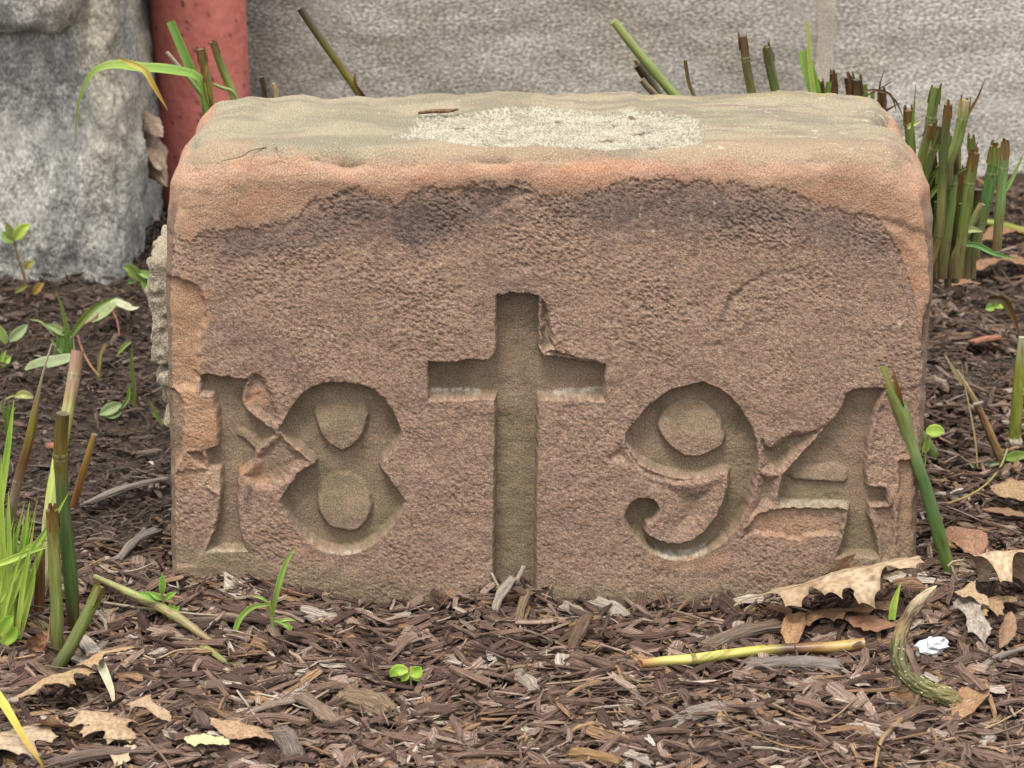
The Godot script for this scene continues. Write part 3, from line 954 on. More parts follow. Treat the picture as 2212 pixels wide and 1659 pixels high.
	rim = mixc(rim, lin(0.46, 0.245, 0.160), 0.6 * smoothstep(0.4, 0.7, 0.5 + 0.5 * nf.get_noise_3d(w.x * 14.0, w.y * 30.0, w.z * 14.0 + 40.0)))
	var tan_top := mixc(lin(0.31, 0.275, 0.195), lin(0.385, 0.345, 0.25), mid)
	tan_top = mixc(tan_top, lin(0.215, 0.205, 0.150), 0.75 * smoothstep(0.42, 0.7, 0.5 + 0.5 * nf.get_noise_3d(w.x * 9.0 + 70.0, 2.0, w.z * 22.0)))
	tan_top = mixc(tan_top, lin(0.22, 0.19, 0.135), 0.4 * smoothstep(0.2, 0.7, pit2))
	var streak := 0.5 + 0.5 * nf.get_noise_3d(w.x * 12.0, 2.0, w.z * 95.0)
	tan_top = mixc(tan_top, lin(0.235, 0.185, 0.155), 0.85 * smoothstep(0.5, 0.72, streak) * smoothstep(-0.15, 0.05, w.x))
	tan_top = mixc(tan_top, lin(0.37, 0.265, 0.18), 0.6 * smoothstep(-0.075, -0.03, w.z) * smoothstep(0.35, 0.6, big))
	var col := rim
	var to_top := smoothstep(0.58, 0.84, up + 0.30 * (mid - 0.5) + 0.45 * (big - 0.5) + 0.05 * pit2)
	col = mixc(col, tan_top, to_top)
	col = mixc(col, body, rough)
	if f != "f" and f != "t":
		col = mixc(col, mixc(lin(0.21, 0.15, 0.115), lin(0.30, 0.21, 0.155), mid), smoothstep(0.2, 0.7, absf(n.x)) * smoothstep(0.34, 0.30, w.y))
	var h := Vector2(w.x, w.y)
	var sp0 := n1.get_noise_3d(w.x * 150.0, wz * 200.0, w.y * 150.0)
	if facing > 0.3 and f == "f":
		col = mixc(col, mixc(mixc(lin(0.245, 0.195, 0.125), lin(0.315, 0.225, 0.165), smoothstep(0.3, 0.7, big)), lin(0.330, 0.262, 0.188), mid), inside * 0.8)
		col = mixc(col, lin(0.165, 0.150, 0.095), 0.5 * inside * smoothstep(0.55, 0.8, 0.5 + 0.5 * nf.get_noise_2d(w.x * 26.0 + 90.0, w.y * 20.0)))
		var wob := Vector2(n1.get_noise_2d(w.x * 60.0, w.y * 60.0), n1.get_noise_2d(w.x * 60.0 + 9.0, w.y * 60.0)) * 0.004
		for g in stains_and_tints:
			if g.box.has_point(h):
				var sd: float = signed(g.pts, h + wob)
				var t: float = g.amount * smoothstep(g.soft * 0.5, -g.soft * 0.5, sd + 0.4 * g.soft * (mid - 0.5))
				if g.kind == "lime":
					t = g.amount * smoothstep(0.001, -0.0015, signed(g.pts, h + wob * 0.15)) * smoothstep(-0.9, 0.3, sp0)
				if t > 0.0:
					match g.kind:
						"orange": col = mixc(col, mixc(lin(0.47, 0.275, 0.170), lin(0.54, 0.36, 0.235), mid), t)
						"peach": col = mixc(col, lin(0.54, 0.41, 0.30), t)
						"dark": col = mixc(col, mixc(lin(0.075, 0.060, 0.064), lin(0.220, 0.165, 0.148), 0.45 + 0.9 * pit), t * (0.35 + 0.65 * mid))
						"green": col = mixc(col, mixc(lin(0.235, 0.205, 0.125), lin(0.32, 0.265, 0.175), mid), t * 0.85)
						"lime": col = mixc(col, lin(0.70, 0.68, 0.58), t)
	if up > 0.6 and f == "t":
		var lichen := smoothstep(-0.165, -0.20, w.z) * smoothstep(0.45, 0.75, mid + 0.3 * (big - 0.5)) * smoothstep(-0.12, 0.05, w.x)
		col = mixc(col, lin(0.36, 0.32, 0.10), 0.55 * lichen)
		col = mixc(col, lin(0.62, 0.58, 0.48), 0.55 * smoothstep(0.60, 0.75, n1.get_noise_3d(w.x * 90.0, 3.0, w.z * 160.0)) * smoothstep(0.1, 0.4, n1.get_noise_2d(w.x * 14.0, w.z * 20.0)) * smoothstep(0.05, 0.12, w.x))
		var m := patch_amount(w.x + 0.0012 * n1.get_noise_2d(w.x * 90.0, w.z * 90.0), w.z + 0.001 * n1.get_noise_2d(w.x * 90.0 + 30.0, w.z * 90.0))
		if m < 0.0:
			w.y -= 0.0030 * smoothstep(0.0, -0.004, m) - 0.0011 * pit2 - 0.0012 * pit
			col = mixc(col, mixc(lin(0.27, 0.26, 0.205), lin(0.60, 0.575, 0.475), mid + 0.6 * pit2), smoothstep(0.0, -0.002, m))
			col = mixc(col, lin(0.20, 0.15, 0.12), smoothstep(0.72, 0.80, n1.get_noise_3d(w.x * 40.0 + 3.0, 1.0, w.z * 60.0)))
			if m < -0.001:
				id = 6
	# specks of white and pinholes
	var sp := n1.get_noise_3d(w.x * 300.0 + 17.0, w.y * 300.0, w.z * 300.0)
	col = mixc(col, lin(0.72, 0.68, 0.60), 0.5 * smoothstep(0.86, 0.93, sp))
	return [w, col, id]

# ---------------------------------------------------------------- mulch
func chip_mesh(length: float, width: float, thick: float, sd: int, bend := 0.1) -> ArrayMesh:
	var r := RandomNumberGenerator.new()
	r.seed = sd
	var rings := 6
	var sides := 6
	var v := PackedVector3Array()
	var uv := PackedVector2Array()
	var idx := PackedInt32Array()
	var ph := r.randf() * TAU
	var twist := r.randf_range(-0.5, 0.5)
	var v0 := r.randf()
	var ragged := []
	for i in sides:
		ragged.append([r.randf_range(-0.14, 0.10), r.randf_range(-0.10, 0.14)])
	for j in rings:
		var t := float(j) / (rings - 1)
		var taper := lerpf(0.75, 1.0, sin(PI * clampf(t * 0.9 + 0.05, 0.0, 1.0))) * r.randf_range(0.85, 1.1)
		for i in sides + 1:
			var k := i % sides
			var a := TAU * k / sides + 0.3
			var x := (t - 0.5) * length
			if j == 0:
				x += ragged[k][0] * length
			if j == rings - 1:
				x += ragged[k][1] * length
			var jig := 1.0 + 0.22 * n1.get_noise_3d(k * 3.1 + sd, t * 2.0, sd * 0.7)
			var y := cos(a) * width * 0.5 * taper * jig
			var z := sin(a) * thick * 0.5 * taper * jig
			var tw := twist * (t - 0.5)
			v.append(Vector3(x, z * cos(tw) + y * sin(tw) + bend * length * sin(t * PI + ph) * 0.5, y * cos(tw) - z * sin(tw) + 0.05 * length * sin(t * 4.0 + ph)))
			uv.append(Vector2(t * length * 14.0 + v0, v0 + float(i) / sides * clampf(width * 55.0, 0.2, 1.0)))
	var w := sides + 1
	for j in rings - 1:
		for i in sides:
			var a := j * w + i
			idx.append_array([a, a + 1, a + w, a + 1, a + w + 1, a + w])
	for e in [0, rings - 1]:
		var c := Vector3.ZERO
		for i in sides:
			c += v[e * w + i] / sides
		var at := v.size()
		v.append(c)
		uv.append(Vector2(v0, v0))
		for i in sides:
			if e == 0:
				idx.append_array([at, e * w + i + 1, e * w + i])
			else:
				idx.append_array([at, e * w + i, e * w + i + 1])
	var st := SurfaceTool.new()
	st.begin(Mesh.PRIMITIVE_TRIANGLES)
	for i in idx:
		st.set_smooth_group(-1)
		st.set_uv(uv[i])
		st.add_vertex(v[i])
	st.generate_normals()
	st.generate_tangents()
	return st.commit()

func fibre_mesh(sd: int, length: float, rad: float) -> ArrayMesh:
	var r := RandomNumberGenerator.new()
	r.seed = sd
	var pts := PackedVector3Array()
	var p := Vector3(-length / 2, 0, 0)
	var a := 0.0
	for k in 6:
		pts.append(p)
		a += r.randf_range(-0.7, 0.7)
		p += Vector3(cos(a), r.randf_range(-0.12, 0.12), sin(a)) * length / 5.0
	return tube_mesh(pts, [rad, rad * 0.9, rad * 0.4], [Color.WHITE], 4, 0.0, sd, 12)

func chip_colour(soil: float) -> Color:
	var k := rng.randf()
	var c := lin(0.088, 0.056, 0.045)
	if k < 0.34:
		c = mixc(lin(0.070, 0.042, 0.032), lin(0.125, 0.077, 0.058), rng.randf())
	elif k < 0.66:
		c = mixc(lin(0.135, 0.086, 0.064), lin(0.215, 0.143, 0.106), rng.randf())
	elif k < 0.85:
		c = mixc(lin(0.25, 0.178, 0.138), lin(0.40, 0.300, 0.235), rng.randf())
	elif k < 0.955:
		c = mixc(lin(0.25, 0.150, 0.082), lin(0.38, 0.245, 0.14), rng.randf())
	else:
		c = mixc(lin(0.42, 0.355, 0.29), lin(0.56, 0.49, 0.41), rng.randf())
	c = Color(c.r * 0.99, c.g * 0.95, c.b * 0.96)
	return mixc(c, lin(0.068, 0.052, 0.044), soil * 0.68)

func soil_share(x: float, z: float) -> float:
	# the bed turns to dark fine compost behind the stone on the left
	var t := smoothstep(-0.02, -0.22, z) * smoothstep(-0.10, -0.30, x)
	t = maxf(t, 0.55 * smoothstep(-0.25, -0.6, z))
	return clampf(t + 0.35 * n1.get_noise_2d(x * 8.0, z * 8.0) * t, 0.0, 1.0)

func in_stone(x: float, z: float) -> bool:
	return x > -0.262 and x < 0.318 and z < -0.006 and z > -0.20 and not (x > -0.0135 and x < 0.0165 and z > -0.02)

func lie(x: float, z: float, lift: float, tilt: float, scale: Vector3) -> Transform3D:
	var e := 0.01
	var gy := ground_y(x, z)
	var n := Vector3(ground_y(x - e, z) - ground_y(x + e, z), 2.0 * e, ground_y(x, z - e) - ground_y(x, z + e)).normalized()
	var yaw := rng.randf() * TAU
	if rng.randf() < 0.45:
		yaw = rnd(-0.55, 0.55) + (PI if rng.randf() < 0.5 else 0.0)
	var b := Basis(Quaternion(Vector3.UP, n)) * Basis(Vector3.UP, yaw) * Basis(Vector3(0, 0, 1), rng.randfn(0.0, tilt)) * Basis(Vector3(1, 0, 0), rng.randfn(0.0, 0.32))
	return Transform3D(b.scaled_local(scale), Vector3(x, gy + lift, z))

var wide := false

func random_place(front: bool) -> Vector2:
	while wide:
		var q := Vector2(rnd(-0.93, 0.93), rnd(-1.08, 0.68))
		var inner := 0.50 - 0.16 * (q.y + 0.03)
		if absf(q.x) > inner or q.y > 0.44:
			return q
	for k in 60:
		var z := rnd(-0.03, 0.44) if front else rnd(-1.08, 0.02)
		var half := 0.50 - 0.16 * (z + 0.03) if front else 0.52 - 0.16 * z
		var x := rnd(-half, half)
		if in_stone(x, z):
			continue
		if not front and x > -0.24 and x < 0.29 and z < -0.10 and rng.randf() < 0.8:
			continue
		return Vector2(x, z)
	return Vector2(0, 0.2)

func scatter(called: String, meshes: Array, counts: Array, front: bool, size: Vector2, lift: Vector2, tilt: float, root: Node3D, material: Material, pale := 0.0):
	for k in meshes.size():
		var mm := MultiMesh.new()
		mm.transform_format = MultiMesh.TRANSFORM_3D
		mm.use_colors = true
		mm.mesh = meshes[k]
		mm.instance_count = counts[k]
		for i in counts[k]:
			var p := random_place(front)
			var s := rnd(size.x, size.y)
			var soil := soil_share(p.x, p.y)
			if soil > 0.5:
				s *= 0.62
			var t := lie(p.x, p.y, rnd(lift.x, lift.y) * lerpf(1.0, 0.6, soil), tilt, Vector3(s, s * rnd(0.7, 1.3), s * rnd(0.7, 1.3)))
			mm.set_instance_transform(i, t)
			var c := chip_colour(soil)
			if pale > 0.0:
				c = mixc(lin(0.16, 0.11, 0.08), lin(0.42, 0.34, 0.26), rng.randf())
				c = mixc(c, lin(0.06, 0.045, 0.035), soil * 0.7)
			mm.set_instance_color(i, c)
		var o := MultiMeshInstance3D.new()
		o.name = numbered(called, root)
		o.multimesh = mm
		o.material_override = material
		root.add_child(o, true)
		o.set_meta("kind", "stuff")

func build_mulch():
	var root := Node3D.new()
	root.name = "wood_mulch"
	add_child(root)
	root.set_meta("kind", "stuff")
	root.set_meta("label", "dark shredded bark mulch covering the bed round the stone")
	var thin := []
	var broad := []
	var crumb := []
	var hair := []
	for k in 7:
		thin.append(chip_mesh(rnd(0.018, 0.034), rnd(0.0022, 0.0052), rnd(0.0012, 0.0026), 100 + k, rnd(0.0, 0.07)))
	for k in 6:
		broad.append(chip_mesh(rnd(0.014, 0.028), rnd(0.0055, 0.0115), rnd(0.0016, 0.0034), 200 + k, rnd(0.0, 0.06)))
	for k in 4:
		crumb.append(chip_mesh(rnd(0.004, 0.007), rnd(0.003, 0.0045), rnd(0.002, 0.0035), 300 + k, 0.0))
	for k in 4:
		hair.append(fibre_mesh(400 + k, rnd(0.03, 0.06), 0.00045))
	scatter("mulch_splinters", thin, [700, 700, 700, 700, 700, 700, 700], true, Vector2(0.40, 1.35), Vector2(-0.002, 0.013), 0.26, root, M.wood)
	scatter("mulch_flakes", broad, [1250, 1250, 1250, 1250, 1250, 1250], true, Vector2(0.40, 1.30), Vector2(-0.003, 0.010), 0.20, root, M.wood)
	var chunk := []
	for k in 6:
		chunk.append(chip_mesh(rnd(0.015, 0.028), rnd(0.008, 0.014), rnd(0.0030, 0.0060), 700 + k, rnd(0.0, 0.03)))
	scatter("mulch_chunks", chunk, [260, 260, 260, 260, 260, 260], true, Vector2(0.6, 1.1), Vector2(0.002, 0.010), 0.16, root, M.wood)
	scatter("mulch_crumbs", crumb, [2000, 2000, 2000, 2000], true, Vector2(0.5, 1.3), Vector2(-0.003, 0.007), 0.5, root, M.wood)
	scatter("mulch_shards", thin.slice(0, 5), [70, 70, 70, 70, 70], true, Vector2(0.4, 0.9), Vector2(0.004, 0.014), 0.75, root, M.wood)
	scatter("mulch_slivers", thin.slice(2, 7), [900, 900, 900, 900, 900], true, Vector2(0.25, 0.55), Vector2(0.002, 0.013), 0.35, root, M.wood)
	scatter("mulch_fibres", hair, [160, 160, 160, 160], true, Vector2(0.5, 1.2), Vector2(0.006, 0.013), 0.10, root, M.wood, 1.0)
	scatter("mulch_splinters", thin, [900, 900, 900, 900, 900, 900, 900], false, Vector2(0.5, 1.3), Vector2(-0.003, 0.009), 0.22, root, M.wood)
	scatter("mulch_flakes", broad, [450, 450, 450, 450, 450, 450], false, Vector2(0.5, 1.2), Vector2(-0.004, 0.007), 0.28, root, M.wood)
	scatter("mulch_crumbs", crumb, [3200, 3200, 3200, 3200], false, Vector2(0.5, 1.7), Vector2(-0.003, 0.006), 0.5, root, M.wood)
	scatter("mulch_fibres", hair, [70, 70, 70, 70], false, Vector2(0.5, 1.2), Vector2(0.004, 0.009), 0.10, root, M.wood, 1.0)
	# the bed beyond the picture's edges
	wide = true
	scatter("mulch_splinters", thin, [1000, 1000, 1000, 1000, 1000, 1000, 1000], true, Vector2(0.6, 1.4), Vector2(-0.003, 0.010), 0.24, root, M.wood)
	scatter("mulch_flakes", broad, [1500, 1500, 1500, 1500, 1500, 1500], true, Vector2(0.6, 1.4), Vector2(-0.003, 0.008), 0.2, root, M.wood)
	wide = false
	# pieces washed up and leaning against the foot of the stone
	for k in 4:
		var mm := MultiMesh.new()
		mm.transform_format = MultiMesh.TRANSFORM_3D
		mm.use_colors = true
		mm.mesh = [thin[1], thin[4], broad[2], broad[4]][k]
		mm.instance_count = 60
		for i in 60:
			var x := rnd(-0.275, 0.33)
			var z := rnd(0.001, 0.014)
			if i % 5 == 0:
				x = -0.272 - rnd(0.0, 0.010) if i % 10 == 0 else 0.326 + rnd(0.0, 0.008)
				z = rnd(-0.15, 0.0)
			if i % 7 == 0:
				x = rnd(-0.013, 0.016)
				z = rnd(-0.012, 0.006)
			var s := rnd(0.4, 0.9)
			var t := lie(x, z, rnd(0.004, 0.014), 0.7, Vector3(s, s, s))
			mm.set_instance_transform(i, t)
			mm.set_instance_color(i, chip_colour(0.0))
		var o := MultiMeshInstance3D.new()
		o.name = numbered("mulch_leaning", root)
		o.multimesh = mm
		o.material_override = M.wood
		root.add_child(o, true)
		o.set_meta("kind", "stuff")
	# the larger pieces lie on top, each one on its own
	var bed: Node3D = get_node("ground")
	var big := []
	for k in 14:
		big.append(chip_mesh(rnd(0.024, 0.050), rnd(0.006, 0.013), rnd(0.0030, 0.0060), 500 + k, rnd(0.0, 0.16)))
	var skins := []
	for k in 12:
		var m: StandardMaterial3D = M.wood.duplicate()
		m.vertex_color_use_as_albedo = false
		var c := chip_colour(0.0)
		m.albedo_color = Color(c.r * 1.15, c.g * 1.15, c.b * 1.15).linear_to_srgb()
		skins.append(m)
	for k in 285:
		var p := random_place(k < 215)
		if soil_share(p.x, p.y) > 0.5 and rng.randf() < 0.7:
			p = random_place(true)
		var o := MeshInstance3D.new()
		o.name = numbered("wood_chip", bed)
		o.mesh = big[k % big.size()]
		o.material_override = skins[rng.randi() % skins.size()]
		var s := rnd(0.6, 1.05)
		o.transform = lie(p.x, p.y, rnd(0.006, 0.0125), 0.16, Vector3(s, s, s))
		bed.add_child(o, true)


# ---------------------------------------------------------------- plants, leaves, litter
const DARK_GREEN := Color(0.10, 0.15, 0.045)
const GREEN := Color(0.165, 0.235, 0.065)
const YELLOW_GREEN := Color(0.52, 0.62, 0.17)
const PALE := Color(0.76, 0.75, 0.46)
const BROWN := Color(0.16, 0.085, 0.028)
const DARK := Color(0.055, 0.034, 0.020)
const TAN := Color(0.44, 0.32, 0.18)
const STRAW := Color(0.56, 0.46, 0.29)
const OLIVE := Color(0.19, 0.215, 0.055)
const GRASS := Color(0.44, 0.58, 0.135)
const LEAF_TAN := Color(0.44, 0.32, 0.205)
const LEAF_BROWN := Color(0.27, 0.155, 0.085)

func mm_px(px: float, p: Vector3) -> float:
	# the size in metres of a length measured in picture units at the distance of p
	return px * (p - eye).dot(look(1106, 829.5).normalized()) / FOCAL

# points measured in the picture on an upright plane through the plant's foot; the lean is towards the viewer per metre of height
func upright(list: Array, z: float, lean := 0.0) -> PackedVector3Array:
	var o := PackedVector3Array()
	var foot := P(list[list.size() - 2], list[list.size() - 1], z).y
	for i in range(0, list.size(), 2):
		var zz := z
		var p := P(list[i], list[i + 1], zz)
		for k in 3:
			zz = z + lean * (p.y - foot)
			p = P(list[i], list[i + 1], zz)
		o.append(p)
	return o

func on_ground(list: Array, lift: float, wave := 0.0) -> PackedVector3Array:
	var o := PackedVector3Array()
	for i in range(0, list.size(), 2):
		o.append(G(list[i], list[i + 1], lift + wave * (0.5 + 0.5 * sin(i * 2.3))))
	return o

func px_radii(list: Array, p: Vector3) -> Array:
	var o := []
	for r in list:
		o.append(mm_px(r, p))
	return o

# one cut stem: the tube, with a bulging node where there is one and a torn dry sheath round the cut
func add_stem(parent: Node3D, list: Array, z: float, radii: Array, cols: Array, node_at := -1.0, frayed := false, lean := 0.0, called := "stem") -> MeshInstance3D:
	var pts := upright(list, z, lean)
	var o := part(called, tube_mesh(pts, px_radii(radii, pts[0]), cols, 16, 0.085, list[0] * 0.37, 0, true), M.stem, parent)
	var path := smooth_path(pts, 41)
	if node_at >= 0.0:
		var k := clampi(int(node_at * 40.0), 1, 39)
		var d := (path[k + 1] - path[k - 1]).normalized()
		var r: float = mm_px(pick(radii, node_at), pts[0])
		var c: Color = pick(cols, node_at)
		part("node", tube_mesh(PackedVector3Array([path[k] - d * r * 0.55, path[k], path[k] + d * r * 0.55]), [r * 1.0, r * 1.13, r * 1.0], [mixc(c, PALE, 0.35), c * 0.75, mixc(c, PALE, 0.2)], 14, 0.03, 2.0, 7), M.stem, o)
	if frayed:
		var r: float = mm_px(radii[0], pts[0])
		var d := (path[0] - path[2]).normalized()
		for k in 3:
			var a: float = TAU * (k + 0.35 * sin(list[0] * 1.7 + k * 2.1)) / 3.0 + list[0]
			var s := d.cross(Vector3(cos(a), 0.1, sin(a))).normalized()
			var q := path[0] + s * r * 0.88
			var hgt := r * (0.15 + 0.9 * pow(absf(sin(a * 2.7 + list[1])), 2.0))
			part("frayed_fibre", blade_mesh(PackedVector3Array([q - d * r * 3.4, q, q + d * hgt + s * r * 0.12]), r * 1.5, [cols[0], mixc(cols[0], BROWN, 0.6), mixc(BROWN, DARK, 0.5)], s, 0.15, [1.0, 0.95, 0.7, 0.35]), M.blade, o)
	return o

func add_blade(parent: Node3D, list: Array, z: float, width: float, cols: Array, lean := 0.0, fold := 0.22, widths := [0.55, 1.0, 0.95, 0.7, 0.04], called := "blade", twist := 0.0) -> MeshInstance3D:
	var pts := upright(list, z, lean)
	pts.reverse()
	return part(called, blade_mesh(pts, mm_px(width, pts[0]), cols, Vector3(0.1, 0.35, 1), fold, widths, twist), M.blade, parent)

# half outline of a lobed leaf: pointed tips joined by curves that dip towards the midrib
func leaf_outline(lobes: int, sd: float) -> PackedVector2Array:
	var halves := []
	for side in 2:
		var tips := [[Vector2(0.0, 0.010), Vector2(0.10, 0.10)]]
		var jit := func(k: float) -> float: return n1.get_noise_2d(k * 7.3 + sd * 3.0, side * 11.0 + sd)
		if lobes == 0:
			for k in 9:
				var t := 0.06 + 0.10 * k
				var w: float = 0.5 * pow(sin(PI * pow(t, 0.9)), 0.8) * (1.0 + 0.12 * jit.call(k))
				tips.append([Vector2(t + 0.03, w), Vector2(t - 0.01, w * 1.02)])
			tips[0][1] = Vector2(0.02, 0.12)
		else:
			for k in lobes:
				var c := (k + 0.75) / (lobes + 0.35)
				var w: float = 0.5 * (0.55 + 0.45 * sin(PI * minf(c + 0.05, 1.0))) * (1.0 + 0.22 * jit.call(k))
				if k == lobes - 1:
					w *= 0.72
				var dx: float = 0.05 * jit.call(k + 20.0)
				# [tip, control of the curve that leads to it]
				var before := c - 0.60 / lobes
				tips.append([Vector2(c - 0.02 + dx, w * 0.93), Vector2(before + 0.05, 0.055 + 0.03 * jit.call(k + 40.0)) if k > 0 else Vector2(0.14, 0.03)])
				tips.append([Vector2(c + 0.075 + dx, w), Vector2(c + 0.02 + dx, w * 0.80)])
				if jit.call(k + 60.0) > -0.1:
					tips.append([Vector2(c + 0.13 + dx, w * 0.74), Vector2(c + 0.075 + dx, w * 0.70)])
		var last: Vector2 = tips[tips.size() - 1][0]
		tips.append([Vector2(1.0, 0.0), Vector2(minf(last.x + 0.03, 0.97), 0.07 if lobes > 0 else last.y * 0.7)])
		var pts := PackedVector2Array()
		for k in range(1, tips.size()):
			var p0: Vector2 = tips[k - 1][0]
			var p1: Vector2 = tips[k][1]
			var p2: Vector2 = tips[k][0]
			var n := 9
			for i in n:
				var t := float(i) / n
				pts.append(p0 * (1 - t) * (1 - t) + p1 * 2.0 * t * (1 - t) + p2 * t * t)
		halves.append(pts)
	var out: PackedVector2Array = halves[0]
	out.append(Vector2(1, 0))
	var under: PackedVector2Array = halves[1]
	for k in range(under.size() - 1, -1, -1):
		out.append(Vector2(under[k].x, -under[k].y))
	return out

# a leaf from its stalk end a to its tip b: lobed or plain, curled across and bowed along
func leaf_mesh(a: Vector3, b: Vector3, width: float, lobes: int, curl: float, bow: float, roll: float, sd: float, c1: Color, c2: Color, ripple := 0.08) -> ArrayMesh:
	var dir := b - a
	var length := dir.length()
	dir /= length
	var up := Vector3.UP - dir * dir.y
	if absf(dir.y) > 0.6:
		up = Vector3(0, 0, 1) - dir * dir.z
	up = up.normalized().rotated(dir, roll)
	var across := dir.cross(up)
	var outline := leaf_outline(lobes, sd)
	var pts := outline.duplicate()
	var nx := 46
	var ny := 34
	for j in ny:
		for i in nx:
			var q := Vector2((i + 0.5 * (j % 2)) / nx, (float(j) / (ny - 1) - 0.5) * 1.15)
			if signed(outline, q) < -0.012:
				pts.append(q)
	var tri := Geometry2D.triangulate_delaunay(pts)
	var v := PackedVector3Array()
	var n := PackedVector3Array()
	var c := PackedColorArray()
	var uv := PackedVector2Array()
	for q in pts:
		v.append(leaf_point(q, a, dir, up, across, length, width, curl, bow, ripple, sd))
		var e := 0.006
		var px := leaf_point(q + Vector2(e, 0), a, dir, up, across, length, width, curl, bow, ripple, sd) - leaf_point(q - Vector2(e, 0), a, dir, up, across, length, width, curl, bow, ripple, sd)
		var pz := leaf_point(q + Vector2(0, e), a, dir, up, across, length, width, curl, bow, ripple, sd) - leaf_point(q - Vector2(0, e), a, dir, up, across, length, width, curl, bow, ripple, sd)
		n.append(pz.cross(px).normalized())
		var flat := q.y * width
		var side_vein := absf(fmod(absf(q.x - absf(q.y) * 0.55 + 1.0) * (lobes * 1.6 + 4.0), 1.0) - 0.5)
		var vein := exp(-absf(q.y) / 0.014) + 0.6 * exp(-side_vein / 0.05) * smoothstep(0.5, 0.1, absf(q.y))
		var m := 0.5 + 0.5 * nf.get_noise_3d(q.x * length / width * 2.4 + sd * 3.0, q.y * 2.4, 9.0)
		var col := mixc(c1, c2, smoothstep(0.25, 0.8, m))
		col = mixc(col, c2 * 0.5, 0.8 * smoothstep(0.60, 0.74, n1.get_noise_3d(q.x * length / width * 8.0, q.y * 8.0, sd)))
		col = mixc(col, c2 * 0.7, 0.6 * smoothstep(-0.03, 0.0, signed(outline, q)))
		col = mixc(col, mixc(c1, STRAW, 0.6), 0.5 * minf(vein, 1.0))
		c.append(col)
		uv.append(Vector2(q.x * 1.3 + sd, q.y))
	var idx := PackedInt32Array()
	for t in range(0, tri.size(), 3):
		var ctr := (pts[tri[t]] + pts[tri[t + 1]] + pts[tri[t + 2]]) / 3.0
		if signed(outline, ctr) > 0.0:
			continue
		var p := v[tri[t]]
		var facing := (v[tri[t + 2]] - p).cross(v[tri[t + 1]] - p)
		if facing.dot(n[tri[t]]) >= 0.0:
			idx.append_array([tri[t], tri[t + 1], tri[t + 2]])
		else:
			idx.append_array([tri[t], tri[t + 2], tri[t + 1]])
	return arrays_mesh(v, n, c, uv, idx)

func leaf_point(q: Vector2, a: Vector3, dir: Vector3, up: Vector3, across: Vector3, length: float, width: float, curl: float, bow: float, ripple: float, sd: float) -> Vector3:
	var flat := q.y * width
	var z := flat
	var y := 0.0
	var local := curl * (0.75 + 0.5 * n1.get_noise_2d(q.x * 2.2 + sd, sd * 2.0))
	if absf(local) > 0.01:
		var rad := width / (2.0 * local)
		z = rad * sin(flat / rad)
		y = rad * (1.0 - cos(flat / rad))
	y += width * ripple * (nf.get_noise_3d(q.x * length / width * 1.6 + sd, q.y * 1.8, sd) + 0.7 * absf(q.y) * n1.get_noise_2d(q.x * 6.0 + sd, signf(q.y) * 5.0))
	y -= width * 0.014 * exp(-absf(q.y) / 0.02)
	y += bow * length * sin(PI * q.x)
	return a + dir * (q.x * length) + up * y + across * z

func leaf(called: String, label: String, category: String, pa: Array, pb: Array, width: float, lobes: int, curl: float, bow: float, roll: float, c1: Color, c2: Color, group := "fallen dry leaves", stalk := 0.0, ripple := 0.08) -> Node3D:
	# pa and pb: picture point and height above the ground of the stalk end and the tip
	var a := G(pa[0], pa[1], pa[2])
	var b := G(pb[0], pb[1], pb[2])
	var foot := (a + b) * 0.5
	foot.y = ground_y(foot.x, foot.z)
	var o := thing(called, label, category, foot, group)
	part("leaf_blade", leaf_mesh(a, b, mm_px(width, a), lobes, curl, bow, roll, pa[0] * 0.013 + pa[1] * 0.007, c1, c2, ripple), M.dry_leaf, o)
	if stalk > 0.0:
		var d := (a - b).normalized()
		part("leaf_stalk", tube_mesh(PackedVector3Array([a + (b - a) * 0.25 + Vector3(0, 0.0005, 0), a, a + d * stalk * 0.6, a + d * stalk + Vector3(0, -0.004, 0)]), [0.0005, 0.0007, 0.0007, 0.0010], [mixc(c1, STRAW, 0.5)], 6), M.stem, o)
	return o

func big_chip(label: String, pa: Array, pb: Array, width: float, thick: float, col: Color, bend := 0.05, called := "bark_piece", category := "bark chip"):
	var a := G(pa[0], pa[1], pa[2])
	var b := G(pb[0], pb[1], pb[2])
	var mid := (a + b) * 0.5
	var d := (b - a).normalized()
	var w := mm_px(width, mid)
	var up := (Vector3.UP - d * d.y).normalized()
	var k := int(pa[0] + pa[1])
	var foot := mid
	foot.y = ground_y(mid.x, mid.z)
	var o := MeshInstance3D.new()
	o.name = numbered(called, self)
	o.mesh = log_mesh(a.distance_to(b), w, w * thick, k, bend)
	var m: StandardMaterial3D = M.wood.duplicate()
	m.vertex_color_use_as_albedo = true
	o.material_override = m
	m.albedo_color = Color(col.r * 1.2, col.g * 1.2, col.b * 1.2).linear_to_srgb()
	o.transform = Transform3D(Basis(d, up, d.cross(up)).rotated(d, 0.25 * sin(k)), mid)
	add_child(o, true)
	o.set_meta("label", label)
	o.set_meta("category", category)
	o.set_meta("group", "larger pieces of bark and wood on the mulch")

